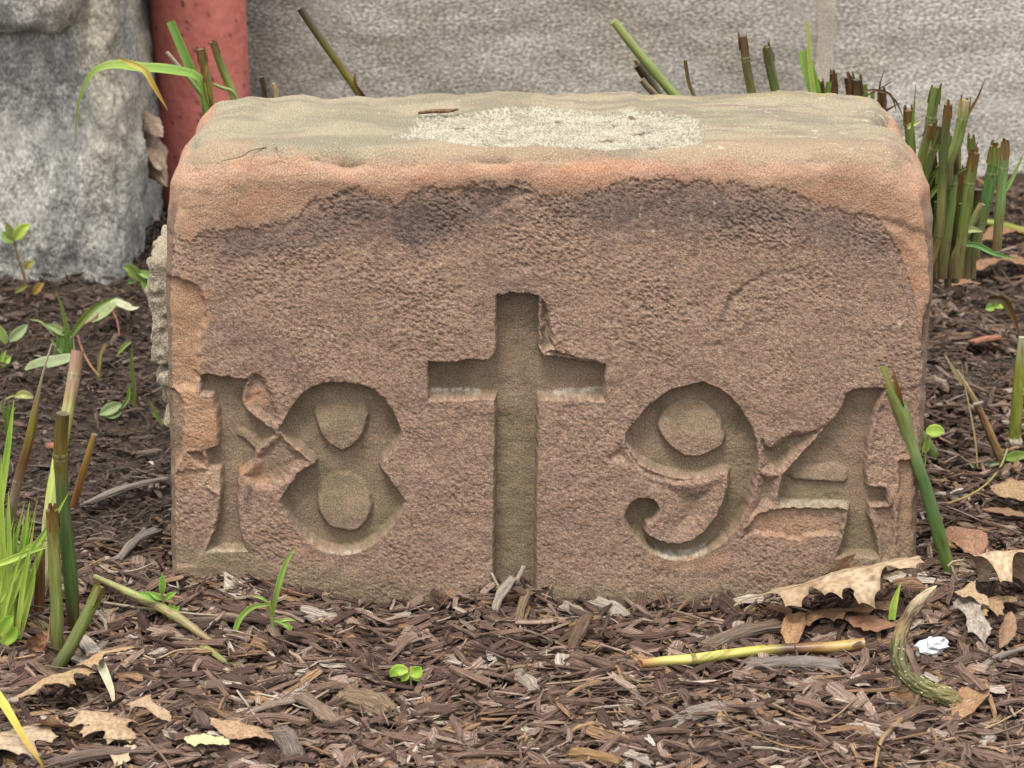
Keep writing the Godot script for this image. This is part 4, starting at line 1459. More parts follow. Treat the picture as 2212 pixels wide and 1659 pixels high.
# a larger split piece of wood with fibrous ridges and torn ends
func log_mesh(length: float, width: float, thick: float, sd: int, bend: float) -> ArrayMesh:
	var rings := 46
	var sides := 40
	var v := PackedVector3Array()
	var c := PackedColorArray()
	var uv := PackedVector2Array()
	for j in rings:
		var t := float(j) / (rings - 1)
		for i in sides + 1:
			var a := TAU * float(i % sides) / sides
			var ca := cos(a)
			var sa := sin(a)
			var box := 1.0 / pow(pow(absf(ca), 3.5) + pow(absf(sa), 3.5), 1.0 / 3.5)
			var ridge := nf.get_noise_3d(ca * 3.2 + sd, sa * 3.2, t * 1.2) + 0.6 * n1.get_noise_3d(ca * 9.0, sa * 9.0 + sd, t * 2.0)
			var e := minf(t, 1.0 - t)
			var taper := smoothstep(-0.05, 0.035 + 0.03 * n1.get_noise_2d(sd, ca * 2.0), e) * (0.86 + 0.2 * n1.get_noise_2d(t * 2.5, sd))
			var r := box * (1.0 + 0.16 * ridge) * taper
			var torn := (0.10 * nf.get_noise_3d(ca * 3.5, sa * 3.5, sd)) * (1.0 - smoothstep(0.0, 0.3, e)) * (1.0 if t < 0.5 else -1.0)
			v.append(Vector3((t - 0.5 - torn) * length, sa * thick * 0.5 * r + bend * length * (sin(PI * t) - 0.5), ca * width * 0.5 * r + 0.4 * bend * length * sin(t * 5.0 + sd)))
			var k := 0.82 + 0.35 * ridge + 0.15 * n1.get_noise_3d(ca * 2.0, sa * 2.0, t * 7.0 + sd)
			c.append(Color(k, k * 0.985, k * 0.97))
			uv.append(Vector2(t * length * 14.0, float(i) / sides * 2.0))
	var w := sides + 1
	var n := grid_normals(v, w, rings)
	var idx := PackedInt32Array()
	for j in rings - 1:
		for i in sides:
			var a := j * w + i
			idx.append_array([a, a + w, a + 1, a + 1, a + w, a + w + 1])
	for k in n.size():
		n[k] = -n[k]
	for j in rings:
		var m := (n[j * w] + n[j * w + sides]).normalized()
		n[j * w] = m
		n[j * w + sides] = m
	return arrays_mesh(v, n, c, uv, idx)

func root_string(label: String, list: Array, radius: float, col: Color, lift := 0.010, group := "thin roots and fibres on the mulch"):
	var pts := on_ground(list, lift, 0.004)
	var foot := pts[0]
	foot.y = ground_y(foot.x, foot.z)
	var o := thing("dry_root", label, "root fibre", foot, group)
	part("fibre", tube_mesh(pts, px_radii([radius, radius * 1.1, radius * 0.8, radius * 0.5], pts[0]), [col, col * 0.85, col], 6, 0.2, list[0], 48), M.stem, o)

func build_plants():
	build_left_clump()
	build_back_stems()
	build_right_clump()
	build_front_right()
	build_weeds()
	build_leaves()
	build_litter()

func build_left_clump():
	var z := G(140, 1380).z
	var o := thing("cut_plant_clump", "clump of cut green stems and young blades at the lower left", "plant", G(120, 1400))
	# the tall pale one behind
	add_stem(o, [168, 757, 158, 826, 146, 890, 122, 1020, 106, 1130, 98, 1220, 64, 1335, 15, 1470], z - 0.01, [14, 14, 14, 15, 15, 15, 15, 15], [lin(0.46, 0.27, 0.21), lin(0.50, 0.36, 0.24), YELLOW_GREEN, YELLOW_GREEN, YELLOW_GREEN, PALE, lin(0.62, 0.57, 0.38), lin(0.22, 0.11, 0.04), lin(0.60, 0.52, 0.40), lin(0.30, 0.26, 0.22)], 0.095, false, -0.36)
	# the dark green one in front of it
	add_stem(o, [136, 893, 132, 940, 131, 985, 136, 1080, 146, 1180, 155, 1280, 158, 1350], z + 0.012, [14.5, 15.5, 15, 15, 16, 15.5, 14], [lin(0.10, 0.075, 0.02), lin(0.20, 0.15, 0.03), lin(0.11, 0.15, 0.04), lin(0.10, 0.165, 0.055), lin(0.10, 0.19, 0.055), lin(0.10, 0.17, 0.05), lin(0.075, 0.045, 0.02)], 0.205)
	add_stem(o, [112, 1102, 114, 1140, 118, 1230, 123, 1330, 124, 1425], G(124, 1425).z, [13, 13.5, 14, 14.5, 13], [BROWN, lin(0.30, 0.34, 0.10), lin(0.27, 0.34, 0.10), lin(0.25, 0.32, 0.10), lin(0.10, 0.055, 0.025)], -1, true)
	add_stem(o, [215, 1266, 190, 1325, 150, 1400, 108, 1465], G(108, 1465).z, [12.5, 13.5, 14.5, 16], [OLIVE, lin(0.20, 0.26, 0.07), lin(0.17, 0.21, 0.06), lin(0.08, 0.055, 0.03)], -1, true, -0.25)
	add_stem(o, [204, 938, 190, 985, 172, 1045, 158, 1095], z - 0.02, [6, 7.5, 8, 8], [lin(0.34, 0.23, 0.07), lin(0.36, 0.20, 0.05), lin(0.28, 0.13, 0.03), lin(0.20, 0.09, 0.03)])
	add_stem(o, [112, 742, 92, 810, 78, 872, 62, 955, 40, 1035, 22, 1120, 6, 1240], z - 0.005, [1.5, 3, 9, 11, 11, 12, 12], [lin(0.62, 0.56, 0.45), lin(0.40, 0.33, 0.22), lin(0.30, 0.26, 0.05), lin(0.20, 0.09, 0.025), lin(0.36, 0.27, 0.22), lin(0.22, 0.33, 0.09), lin(0.20, 0.32, 0.09)], 0.62)
	add_stem(o, [-4, 1130, 20, 1190, 36, 1260, 44, 1350], z - 0.012, [9, 11, 12, 12], [YELLOW_GREEN, lin(0.44, 0.47, 0.16), PALE, lin(0.3, 0.2, 0.1)])
	add_stem(o, [88, 1180, 86, 1250, 84, 1330, 82, 1400], z - 0.016, [10, 11, 12, 12], [lin(0.25, 0.17, 0.06), BROWN, lin(0.2, 0.1, 0.04), DARK])
	var blades := [
		[[30, 862, 22, 930, 4, 1060, -14, 1180], 17, 0.03], [[2, 980, 4, 1100, 8, 1220, 16, 1360], 13, 0.05],
		[[64, 1082, 52, 1160, 32, 1260, 18, 1380], 15, 0.05], [[150, 1062, 110, 1130, 60, 1210, 14, 1330], 14, 0.07],
		[[132, 1100, 96, 1150, 50, 1215, 0, 1300], 13, 0.09], [[104, 1182, 70, 1190, 30, 1206, -12, 1222], 15, 0.10],
		[[110, 1166, 84, 1172, 56, 1186, 20, 1230], 10, 0.08], [[96, 1186, 76, 1230, 52, 1300, 30, 1372], 13, 0.06],
		[[8, 1150, 14, 1230, 24, 1300, 34, 1372], 12, 0.08], [[-4, 1210, 6, 1260, 22, 1320, 30, 1376], 16, 0.10],
		[[40, 1130, 34, 1190, 28, 1280, 30, 1370], 13, 0.02], [[76, 1206, 72, 1260, 58, 1320, 44, 1380], 9, 0.04],
		[[52, 1120, 44, 1200, 36, 1290, 34, 1372], 14, 0.06], [[18, 1060, 20, 1160, 22, 1270, 26, 1370], 13, 0.04], [[112, 1130, 84, 1200, 56, 1290, 40, 1376], 12, 0.08], [[70, 1150, 56, 1230, 44, 1310, 38, 1380], 12, 0.1], [[-10, 1040, -2, 1140, 8, 1260, 20, 1376], 15, 0.05],
		[[90, 1340, 96, 1366, 100, 1390, 98, 1412], 8, 0.04], [[-6, 1290, 4, 1330, 14, 1366, 24, 1396], 14, 0.12]]
	for b in blades:
		var t := rng.randf()
		add_blade(o, b[0], z + 0.01 + rnd(-0.012, 0.02), b[1], [mixc(lin(0.40, 0.50, 0.18), GRASS, t), GRASS, mixc(GRASS, lin(0.22, 0.42, 0.09), t), mixc(GRASS, lin(0.36, 0.55, 0.12), t)], b[2])
	for k in 20:
		var x0 := rnd(-20, 62)
		var hgt := rnd(110, 330)
		var lean := rnd(-10, 55)
		var t := rng.randf()
		add_blade(o, [x0 + lean, 1370 - hgt, x0 + lean * 0.55, 1370 - hgt * 0.68, x0 + lean * 0.15, 1370 - hgt * 0.3, x0, 1384], z + rnd(-0.03, 0.03), rnd(7, 14), [mixc(GRASS, STRAW, 0.5), GRASS, mixc(GRASS, lin(0.30, 0.48, 0.10), t), mixc(GRASS, lin(0.52, 0.58, 0.20), t)], rnd(-0.02, 0.14), 0.24, [0.5, 0.9, 1.0, 0.6, 0.04], "blade", rnd(-0.8, 0.8))
	for b in [[[30, 1330, 14, 1345, 0, 1372], 30], [[36, 1352, 24, 1374, 4, 1392], 28], [[-10, 1376, 4, 1400, 18, 1424], 22]]:
		add_blade(o, b[0], z + 0.03, b[1], [GRASS, lin(0.30, 0.50, 0.09), lin(0.26, 0.46, 0.08)], 0.2, 0.18, [0.3, 0.8, 1.0, 0.8, 0.05], "broad_leaf")
	# the yellow blade that lies over the leaves in the corner
	var y := thing("yellow_grass", "yellow green blade with brown spots slanting over the lower left corner", "grass blade", G(60, 1600))
	var pts := PackedVector3Array([G(-30, 1470, 0.035), G(10, 1525, 0.038), G(52, 1595, 0.032), G(84, 1642, 0.022), G(100, 1668, 0.012)])
	part("blade", blade_mesh(pts, mm_px(22, pts[0]), [lin(0.42, 0.55, 0.12), lin(0.48, 0.56, 0.13), lin(0.52, 0.50, 0.12), lin(0.48, 0.36, 0.08), lin(0.40, 0.22, 0.06)], Vector3(0.2, 1, 0.6), 0.15, [0.9, 1.0, 0.9, 0.6, 0.15]), M.blade, y)

func build_back_stems():
	# behind the left shoulder of the stone, in front of the pipe
	var z := -0.42
	var o := thing("cut_plant_clump", "cut stems and a long drooping leaf behind the stone's left shoulder", "plant", P(445, 330, z))
	o.position.y = ground_y(o.position.x, z)
	var foot := [452, 420]
	add_blade(o, [368, 46, 384, 84, 404, 132, 424, 176, 446, 240] + foot, z, 20, [GREEN, lin(0.16, 0.29, 0.08), lin(0.20, 0.34, 0.11), lin(0.17, 0.30, 0.09)], 0.0, 0.3, [0.7, 0.8, 0.9, 1.0, 0.9], "strap_leaf")
	add_stem(o, [434, 106, 440, 140, 448, 180, 452, 240] + foot, z + 0.01, [9, 10, 10, 11, 11], [BROWN, lin(0.24, 0.26, 0.06), lin(0.24, 0.30, 0.07), GREEN, GREEN], -1, true)
	add_stem(o, [460, 90, 472, 126, 488, 166, 504, 206, 520, 300], z - 0.03, [8, 9, 9, 9, 10], [BROWN, lin(0.20, 0.25, 0.06), lin(0.30, 0.36, 0.09), lin(0.32, 0.38, 0.10), GREEN], -1, true)
	add_stem(o, [360, 112, 390, 148, 424, 190, 450, 240] + foot, z + 0.015, [4, 5, 7, 8, 9], [lin(0.5, 0.42, 0.34), lin(0.24, 0.36, 0.09), lin(0.24, 0.36, 0.09), GREEN])
	add_stem(o, [462, 182, 480, 190, 505, 200, 520, 240], z + 0.01, [3.5, 4, 4, 4], [lin(0.26, 0.36, 0.10), lin(0.28, 0.38, 0.11), GREEN])
	add_blade(o, [446, 142, 442, 170, 446, 200, 458, 240], z + 0.03, 9, [DARK, BROWN, BROWN, lin(0.35, 0.2, 0.07)], 0.0, 0.3, [0.8, 1, 1, 0.5], "withered_sheath")
	var long_leaf := PackedVector3Array()
	for q in [[450, 240], [432, 172], [400, 158], [350, 150], [300, 147], [256, 141], [216, 148], [192, 170], [174, 210], [166, 252], [163, 300]]:
		long_leaf.append(P(q[0], q[1], z + 0.03))
	part("long_leaf", blade_mesh(long_leaf, mm_px(26, long_leaf[0]), [GREEN, lin(0.18, 0.31, 0.07), lin(0.20, 0.34, 0.07), lin(0.25, 0.37, 0.08), lin(0.21, 0.31, 0.07), lin(0.20, 0.26, 0.07), lin(0.30, 0.25, 0.10)], Vector3(-0.1, 0.75, 0.6), 0.22, [0.4, 0.5, 0.8, 1.0, 0.95, 1.0, 0.8, 0.45, 0.3, 0.2, 0.06]), M.blade, o)
	var yellow := PackedVector3Array()
	for q in [[254, 124], [285, 138], [312, 152], [330, 182], [346, 210], [358, 230], [362, 238]]:
		yellow.append(P(q[0], q[1], z + 0.045))
	part("withered_leaf", blade_mesh(yellow, mm_px(15, yellow[0]), [BROWN, lin(0.50, 0.42, 0.12), lin(0.52, 0.46, 0.14), lin(0.50, 0.34, 0.10), lin(0.44, 0.28, 0.09), lin(0.36, 0.24, 0.10)], Vector3(0, 0.5, 1), 0.25, [0.15, 0.8, 1.0, 0.9, 0.7, 0.4, 0.08]), M.blade, o)
	var spec := [
		["short brown cut stalk behind the stone, just right of the pipe", [565, 166, 571, 205, 576, 300], -0.32, [6, 7, 8], [DARK, BROWN, BROWN], -1, false],
		["short straw coloured stalk second right of the pipe", [591, 180, 597, 205, 602, 300], -0.32, [5, 5, 6], [lin(0.5, 0.42, 0.2), lin(0.42, 0.40, 0.14), GREEN], -1, false],
		["long green stalk leaning left with a dark cut tip above the stone", [648, 18, 690, 80, 736, 144, 778, 206, 830, 300], -0.36, [8, 9, 10, 11, 12], [lin(0.05, 0.03, 0.02), lin(0.22, 0.20, 0.03), lin(0.25, 0.29, 0.04), lin(0.31, 0.36, 0.06), lin(0.28, 0.34, 0.07), GREEN], -1, false],
		["thick green stalk with a brown joint leaning left above the stone", [1326, 46, 1360, 90, 1394, 132, 1412, 152, 1440, 186, 1480, 230, 1530, 300], -0.33, [9, 11, 12, 14, 14, 14, 14], [lin(0.36, 0.42, 0.14), lin(0.28, 0.38, 0.11), lin(0.27, 0.36, 0.11), lin(0.16, 0.08, 0.05), lin(0.38, 0.42, 0.15), lin(0.13, 0.27, 0.10), lin(0.15, 0.28, 0.08), lin(0.20, 0.33, 0.08), GREEN], 0.38, false],
		["dark topped stalk pressed against the thick jointed stalk", [1378, 140, 1402, 172, 1424, 208, 1480, 300], -0.37, [10, 11, 12, 12], [DARK, lin(0.16, 0.24, 0.09), lin(0.18, 0.26, 0.08), GREEN], -1, true],
		["pale yellow stalk below the thick jointed stalk", [1386, 172, 1402, 192, 1420, 212, 1470, 300], -0.31, [7, 8, 8, 9], [lin(0.2, 0.16, 0.1), lin(0.42, 0.44, 0.18), lin(0.46, 0.48, 0.18), GREEN], -1, false],
		["thin stalk with a grey brown tip right of the jointed stalk", [1480, 130, 1486, 168, 1490, 186, 1500, 210, 1515, 300], -0.33, [4, 5, 8, 9, 10], [BROWN, lin(0.30, 0.25, 0.13), lin(0.14, 0.08, 0.05), lin(0.36, 0.42, 0.16), lin(0.30, 0.40, 0.12), GREEN], 0.33, false],
		["upright green stalk with a brown cap, taller of two side by side", [1604, 78, 1608, 104, 1614, 150, 1626, 210, 1640, 300], -0.33, [9, 11, 12, 13, 14], [lin(0.14, 0.07, 0.04), lin(0.20, 0.26, 0.07), lin(0.17, 0.29, 0.07), lin(0.20, 0.33, 0.08), GREEN], 0.1, true],
		["upright green stalk with a flat dark cut, shorter of two side by side", [1656, 102, 1662, 134, 1670, 172, 1678, 210, 1692, 300], -0.33, [10, 11, 12, 12, 13], [lin(0.10, 0.10, 0.04), lin(0.20, 0.35, 0.07), lin(0.22, 0.37, 0.08), GREEN], -1, true]]
	for s in spec:
		var c: Array = s[1]
		var base := P(c[c.size() - 2], c[c.size() - 1], s[2])
		var t := thing("cut_stalk", s[0], "plant stalk", Vector3(base.x, ground_y(base.x, s[2]), s[2]), "cut stalks behind the stone")
		# on down along its own line to the ground
		var prev := P(c[c.size() - 4], c[c.size() - 3], s[2])
		var run := (base - prev) / (base.y - prev.y)
		var f := picture(base + run * (ground_y(base.x, s[2]) - 0.01 - base.y))
		var down: Array = c.duplicate()
		down.append(f.x)
		down.append(f.y)
		add_stem(t, down, s[2], s[3] + [s[3][-1]], s[4] + [GREEN], s[5] * 0.7 if s[5] > 0 else -1.0, s[6])
	var sheath := thing("dark_leaf_sheath", "torn dark sheath at the foot of the long leaning stalk", "leaf sheath", Vector3(P(775, 240, -0.34).x, 0.03, -0.34))
	add_blade(sheath, [766, 160, 768, 186, 784, 214, 820, 300], -0.345, 18, [BROWN, BROWN, DARK, lin(0.2, 0.11, 0.05)], 0.0, 0.35, [1, 1, 0.8, 0.2])
	# the fan of blades and the withered stubs before the mortar joint
	var fan := thing("cut_plant_clump", "fan of cut blades and brown withered stubs near the wall joint", "plant", Vector3(P(1760, 300, -0.34).x, 0.03, -0.34))
	add_blade(fan, [1736, 108, 1742, 140, 1752, 176, 1760, 212, 1772, 330], -0.345, 30, [lin(0.20, 0.34, 0.08), lin(0.18, 0.31, 0.07), lin(0.22, 0.36, 0.09), lin(0.26, 0.40, 0.12)], 0.0, 0.25, [0.7, 0.75, 0.9, 1.0, 0.9])
	add_blade(fan, [1744, 44, 1747, 90, 1750, 150, 1758, 212, 1768, 330], -0.335, 13, [GREEN, lin(0.32, 0.44, 0.12), lin(0.36, 0.46, 0.15), lin(0.42, 0.45, 0.2)], 0.0, 0.3, [1, 1, 0.9, 0.8, 0.5])
	for s in [[1771, 178, 1774, 212, 1784, 300, 8], [1800, 158, 1802, 188, 1806, 300, 8], [1834, 166, 1838, 196, 1842, 300, 11], [1852, 172, 1853, 200, 1858, 300, 10], [1904, 196, 1905, 220, 1910, 300, 9]]:
		add_stem(fan, [s[0], s[1], s[2], s[3], s[4], s[5]], -0.34 + rnd(-0.02, 0.02), [s[6], s[6] * 1.1, s[6]], [DARK, BROWN, lin(0.15, 0.09, 0.04), BROWN], -1, true)
	for s in [[1790, 176, 1786, 212, 1780, 300, 14], [1866, 182, 1868, 212, 1872, 300, 15], [1884, 200, 1884, 220, 1884, 300, 10]]:
		add_blade(fan, [s[0], s[1], s[2], s[3], s[4], s[5]], -0.335, s[6], [GREEN, DARK_GREEN, GREEN], 0.0, 0.25, [1, 1, 0.9])
	for s in [[[1930, 174, 1900, 192, 1866, 210], 4], [[1936, 240, 1924, 206, 1896, 196, 1868, 196], 7], [[1950, 252, 1938, 224, 1918, 200], 5], [[1944, 222, 1920, 236, 1900, 250], 6], [[1912, 150, 1902, 176, 1896, 220], 4]]:
		add_blade(fan, s[0], -0.32, s[1], [BROWN, DARK, lin(0.22, 0.13, 0.06)], 0.0, 0.3, [0.6, 1.0, 0.7, 0.3], "withered_leaf")

# where a point of the scene lies in the picture
func picture(p: Vector3) -> Vector2:
	var a := deg_to_rad(PITCH)
	var d := p - eye
	var depth := d.dot(Vector3(0, -sin(a), -cos(a)))
	return Vector2(1106.0 + d.x / depth * FOCAL, 829.5 - d.dot(Vector3(0, cos(a), -sin(a))) / depth * FOCAL)

func build_right_clump():
	var z := -0.26
	var o := thing("cut_plant_clump", "dense clump of cut green stalks beside the stone's right end", "plant", Vector3(P(2060, 540, z).x, 0.03, z))
	var k := [
		# top x, y, middle x, y, foot x, y, radius, top colour, body colour, frayed
		[2022, 188, 2008, 280, 1990, 420, 11, GREEN, GREEN], [2048, 226, 2040, 320, 2032, 470, 9, BROWN, DARK_GREEN],
		[2086, 216, 2070, 300, 2050, 350, 11, STRAW, lin(0.24, 0.34, 0.10)], [2012, 270, 1994, 330, 1976, 430, 9, BROWN, OLIVE],
		[2030, 272, 2002, 360, 1982, 440, 11, DARK, lin(0.28, 0.36, 0.11)], [1962, 238, 1964, 270, 1968, 330, 10, BROWN, OLIVE],
		[2056, 330, 2052, 430, 2036, 560, 13, DARK, lin(0.24, 0.35, 0.10)], [2040, 300, 2034, 420, 2024, 560, 9, GREEN, DARK_GREEN],
		[2106, 330, 2090, 430, 2072, 560, 11, BROWN, lin(0.20, 0.27, 0.07)], [2094, 380, 2082, 470, 2066, 570, 9, lin(0.45, 0.33, 0.12), lin(0.24, 0.34, 0.11)],
		[2150, 316, 2136, 410, 2108, 520, 12, OLIVE, lin(0.12, 0.25, 0.07)], [2172, 306, 2166, 380, 2156, 500, 10, lin(0.24, 0.13, 0.07), lin(0.22, 0.36, 0.13)],
		[2014, 330, 2010, 430, 2006, 560, 9, BROWN, DARK_GREEN], [2000, 300, 1998, 400, 2000, 540, 8, GREEN, DARK_GREEN],
		[2074, 410, 2064, 480, 2050, 580, 8, BROWN, lin(0.30, 0.24, 0.12)], [2020, 400, 2016, 470, 2020, 570, 11, GREEN, OLIVE],
		[2122, 440, 2100, 480, 2060, 560, 8, lin(0.5, 0.45, 0.25), lin(0.32, 0.42, 0.15)]]
	for s in k:
		add_stem(o, [s[0], s[1], s[2], s[3], s[4], s[5], s[4] - 3, s[5] + 40], z + rnd(-0.07, 0.05), [s[6], s[6] * 1.05, s[6] * 1.1, s[6]], [s[7], s[8], s[8], lin(0.26, 0.27, 0.10), lin(0.20, 0.15, 0.08)], 0.25 if s[6] > 9 else -1.0, s[6] > 8)
	for e in 18:
		var fx := rnd(1985, 2110)
		var top := rnd(270, 440)
		var lean := rnd(-12, 26)
		add_stem(o, [fx + lean, top, fx + lean * 0.5, top + 90, fx, 520, fx - 4, 600], z + rnd(-0.12, 0.02), [rnd(5, 9), 8, 9, 9], [[BROWN, DARK, OLIVE, GREEN][e % 4], mixc(DARK_GREEN, OLIVE, rng.randf()), mixc(DARK_GREEN, BROWN, rng.randf() * 0.6), lin(0.20, 0.15, 0.08)], -1.0, e % 3 == 0)
	for b in [[[1978, 180, 1974, 240, 1968, 310, 1976, 400], 8, GREEN], [[2118, 348, 2080, 366, 2030, 400, 1990, 450], 10, GREEN], [[2212, 330, 2184, 390, 2160, 430], 9, lin(0.26, 0.40, 0.14)],
			[[2200, 560, 2150, 548, 2110, 530, 2080, 528], 13, lin(0.16, 0.34, 0.12)], [[2124, 500, 2100, 496, 2078, 500], 15, lin(0.42, 0.52, 0.30)], [[2128, 170, 2112, 210, 2090, 250, 2076, 290], 7, BROWN],
			[[2048, 340, 2020, 370, 1994, 392, 1976, 420], 8, DARK_GREEN], [[1990, 260, 1974, 268, 1960, 276], 11, lin(0.48, 0.52, 0.25)], [[2090, 440, 2076, 520, 2070, 600], 6, BROWN], [[2114, 300, 2104, 330, 2092, 350], 4, DARK],
			[[2070, 520, 2074, 560, 2078, 600], 14, lin(0.24, 0.15, 0.07)], [[2044, 470, 2020, 540, 2002, 590], 15, lin(0.25, 0.20, 0.10)], [[2036, 350, 2000, 420, 1990, 520], 9, GREEN]]:
		add_blade(o, b[0], z + rnd(-0.03, 0.05), b[1], [b[2] * 0.8, b[2], b[2], mixc(b[2], BROWN, 0.4)], 0.0, 0.25, [0.7, 1.0, 0.9, 0.6, 0.1])
	# the stalk lying on the ground at the right edge
	var l := thing("fallen_stalk", "yellow green stalk lying across the bed at the right edge", "plant stalk", G(2170, 490))
	var pts := on_ground([2080, 462, 2120, 478, 2160, 486, 2230, 506], 0.014)
	part("stem", tube_mesh(pts, px_radii([6, 8, 9, 10], pts[0]), [OLIVE, lin(0.30, 0.36, 0.06), lin(0.34, 0.40, 0.07)], 10, 0.05), M.stem, l)

func build_front_right():
	var z := G(2056, 1250).z
	var o := thing("bent_cut_stalk", "tall green stalk with a kinked cut top before the stone's right end", "plant stalk", G(2056, 1250))
	var s := add_stem(o, [1906, 786, 1920, 824, 1940, 874, 1950, 896, 1976, 985, 2004, 1070, 2030, 1160, 2050, 1230, 2058, 1275], z, [15, 17, 18.5, 13, 14, 15, 15, 14, 13], [lin(0.33, 0.36, 0.12), lin(0.28, 0.32, 0.10), lin(0.20, 0.24, 0.08), lin(0.25, 0.34, 0.14), lin(0.10, 0.19, 0.06), lin(0.12, 0.22, 0.075), lin(0.13, 0.23, 0.06), lin(0.15, 0.23, 0.055), lin(0.13, 0.09, 0.03)], -1.0, true)
	var ring := upright([1938, 866, 1944, 880, 1950, 894, 2058, 1275], z)
	part("node", tube_mesh(PackedVector3Array([ring[0], ring[1], ring[2]]), px_radii([17, 18.5, 13], ring[0]), [lin(0.20, 0.26, 0.09), lin(0.30, 0.40, 0.16), lin(0.17, 0.28, 0.10)], 14, 0.03, 1.0, 8), M.stem, s)
	for b in [[[1930, 800, 1940, 846, 1952, 876], 10], [[1936, 822, 1946, 858, 1952, 880], 7]]:
		add_blade(o, b[0], z + 0.006, b[1], [DARK, BROWN, lin(0.25, 0.11, 0.04)], 0.0, 0.3, [0.3, 1.0, 0.3], "torn_skin")
	# the round leaved seedling behind it
	var zz := -0.03
	var q := thing("seedling", "seedling with one round leaf at the stone's right edge", "seedling", G(2000, 1060))
	part("stem", tube_mesh(upright([2006, 936, 2000, 980, 1996, 1020, 1994, 1075], zz), px_radii([2, 2, 2.5, 2.5], P(2000, 980, zz)), [GRASS], 6), M.stem, q)
	add_blade(q, [2040, 932, 2020, 930, 2000, 932], zz + 0.01, 28, [GRASS, lin(0.28, 0.46, 0.08)], 0.0, 0.12, [0.3, 0.9, 1.0, 0.85, 0.2], "leaf")
	add_blade(q, [2003, 944, 2000, 964, 1994, 978], zz, 18, [GRASS, lin(0.2, 0.36, 0.07)], 0.0, 0.2, [0.3, 0.9, 1.0, 0.7, 0.1], "leaf")
	# the split dry twig and the pale stem at the edge
	var t := thing("dry_twig", "split brown twig leaning left of the green stalk at the right edge", "twig", G(2166, 1010))
	var zt := G(2166, 1010).z
	part("twig_shaft", tube_mesh(upright([2066, 800, 2090, 840, 2112, 878, 2140, 940, 2160, 990, 2164, 1030], zt), px_radii([4, 7, 8, 9, 9, 8], P(2100, 880, zt)), [lin(0.60, 0.50, 0.36), lin(0.50, 0.36, 0.18), lin(0.30, 0.17, 0.07), lin(0.38, 0.23, 0.10), lin(0.28, 0.17, 0.08), BROWN], 10, 0.12, 4.0), M.wood, t)
	for b in [[[2038, 764, 2060, 796, 2080, 830], 6], [[2046, 778, 2064, 808, 2078, 832], 7], [[2076, 776, 2082, 820, 2098, 900, 2108, 960, 2112, 1030], 4]]:
		add_blade(t, b[0], zt + 0.008, b[1], [STRAW, lin(0.62, 0.54, 0.40), lin(0.62, 0.54, 0.40)], 0.0, 0.4, [0.6, 1.0, 0.8, 0.1], "splinter")
	part("pale_band", tube_mesh(upright([2102, 874, 2114, 872, 2124, 868], zt + 0.004), px_radii([3, 5, 3], P(2112, 872, zt)), [lin(0.55, 0.56, 0.48)], 8), M.stem, t)
	var g := thing("green_shoot_stalk", "smooth speckled green stalk with a white base at the right edge", "plant stalk", G(2192, 960))
	var zg := G(2192, 965).z
	part("stem", tube_mesh(upright([2207, 728, 2202, 790, 2197, 870, 2192, 945], zg), px_radii([7, 11, 13, 13], P(2200, 850, zg)), [lin(0.62, 0.62, 0.46), lin(0.34, 0.39, 0.07), lin(0.29, 0.35, 0.06), lin(0.26, 0.32, 0.055)], 14, 0.04), M.stem, g)
	part("white_root_collar", tube_mesh(upright([2194, 938, 2193, 952, 2191, 968], zg), px_radii([12, 16, 11], P(2193, 950, zg)), [lin(0.68, 0.64, 0.52)], 14, 0.30, 3.0, 12), M.stem, g)
	var dk := thing("dark_withered_leaf", "dark withered leaf curling above the green stalk at the right edge", "leaf", G(2200, 760))
	add_blade(dk, [2136, 646, 2166, 650, 2186, 680, 2204, 730], zg - 0.02, 20, [BROWN, lin(0.11, 0.07, 0.03), DARK], 0.0, 0.3, [0.1, 0.5, 1.0, 0.7])
	# vine with small leaves
	var v := thing("vine", "thin yellow vine with green leaves trailing from the right edge", "vine", G(2100, 1090))
	part("stem", tube_mesh(on_ground([2046, 1088, 2090, 1072, 2130, 1046, 2160, 1010, 2176, 970], 0.012), [0.0009], [lin(0.50, 0.36, 0.10), lin(0.46, 0.44, 0.16), lin(0.44, 0.5, 0.2)], 6), M.stem, v)
	for b in [[[2216, 1040, 2192, 1026, 2160, 1014], 22], [[2222, 985, 2200, 984, 2172, 992], 24], [[2216, 1010, 2196, 1004, 2176, 1004], 15]]:
		add_blade(v, b[0], zg + 0.03, b[1], [lin(0.30, 0.48, 0.12), GREEN, lin(0.26, 0.44, 0.10)], 0.15, 0.15, [0.2, 0.9, 1.0, 0.7, 0.05], "leaf")
	var wl := thing("wilted_leaf", "grey green wilted leaf crumpled under the vine", "leaf", G(2130, 1022))
	for b in [[[2092, 996, 2108, 1012, 2118, 1036], 26], [[2160, 1000, 2130, 1004, 2114, 1026], 22], [[2086, 1044, 2106, 1034, 2124, 1020], 18]]:
		add_blade(wl, b[0], zg + 0.035, b[1], [lin(0.30, 0.36, 0.24), lin(0.20, 0.26, 0.15), lin(0.34, 0.40, 0.28)], 0.2, 0.5, [0.4, 1.0, 0.8, 0.5, 0.2], "leaf_fold")
	# the twisted green root
	var r := thing("twisted_stump", "curved olive green root stump with pale warts at lower right", "root", G(2040, 1520))
	var path := PackedVector3Array()
	var zr := G(2064, 1548).z
	for e in [[2012, 1276, -0.02], [1992, 1292, -0.018], [1968, 1322, -0.014], [1948, 1362, -0.008], [1939, 1406, 0.0], [1946, 1440, 0.004], [1974, 1474, 0.006], [2012, 1492, 0.004], [2046, 1504, 0.002], [2066, 1530, 0.0], [2070, 1570, 0.0]]:
		path.append(P(e[0], e[1], zr + e[2]))
	var green := lin(0.085, 0.097, 0.028)
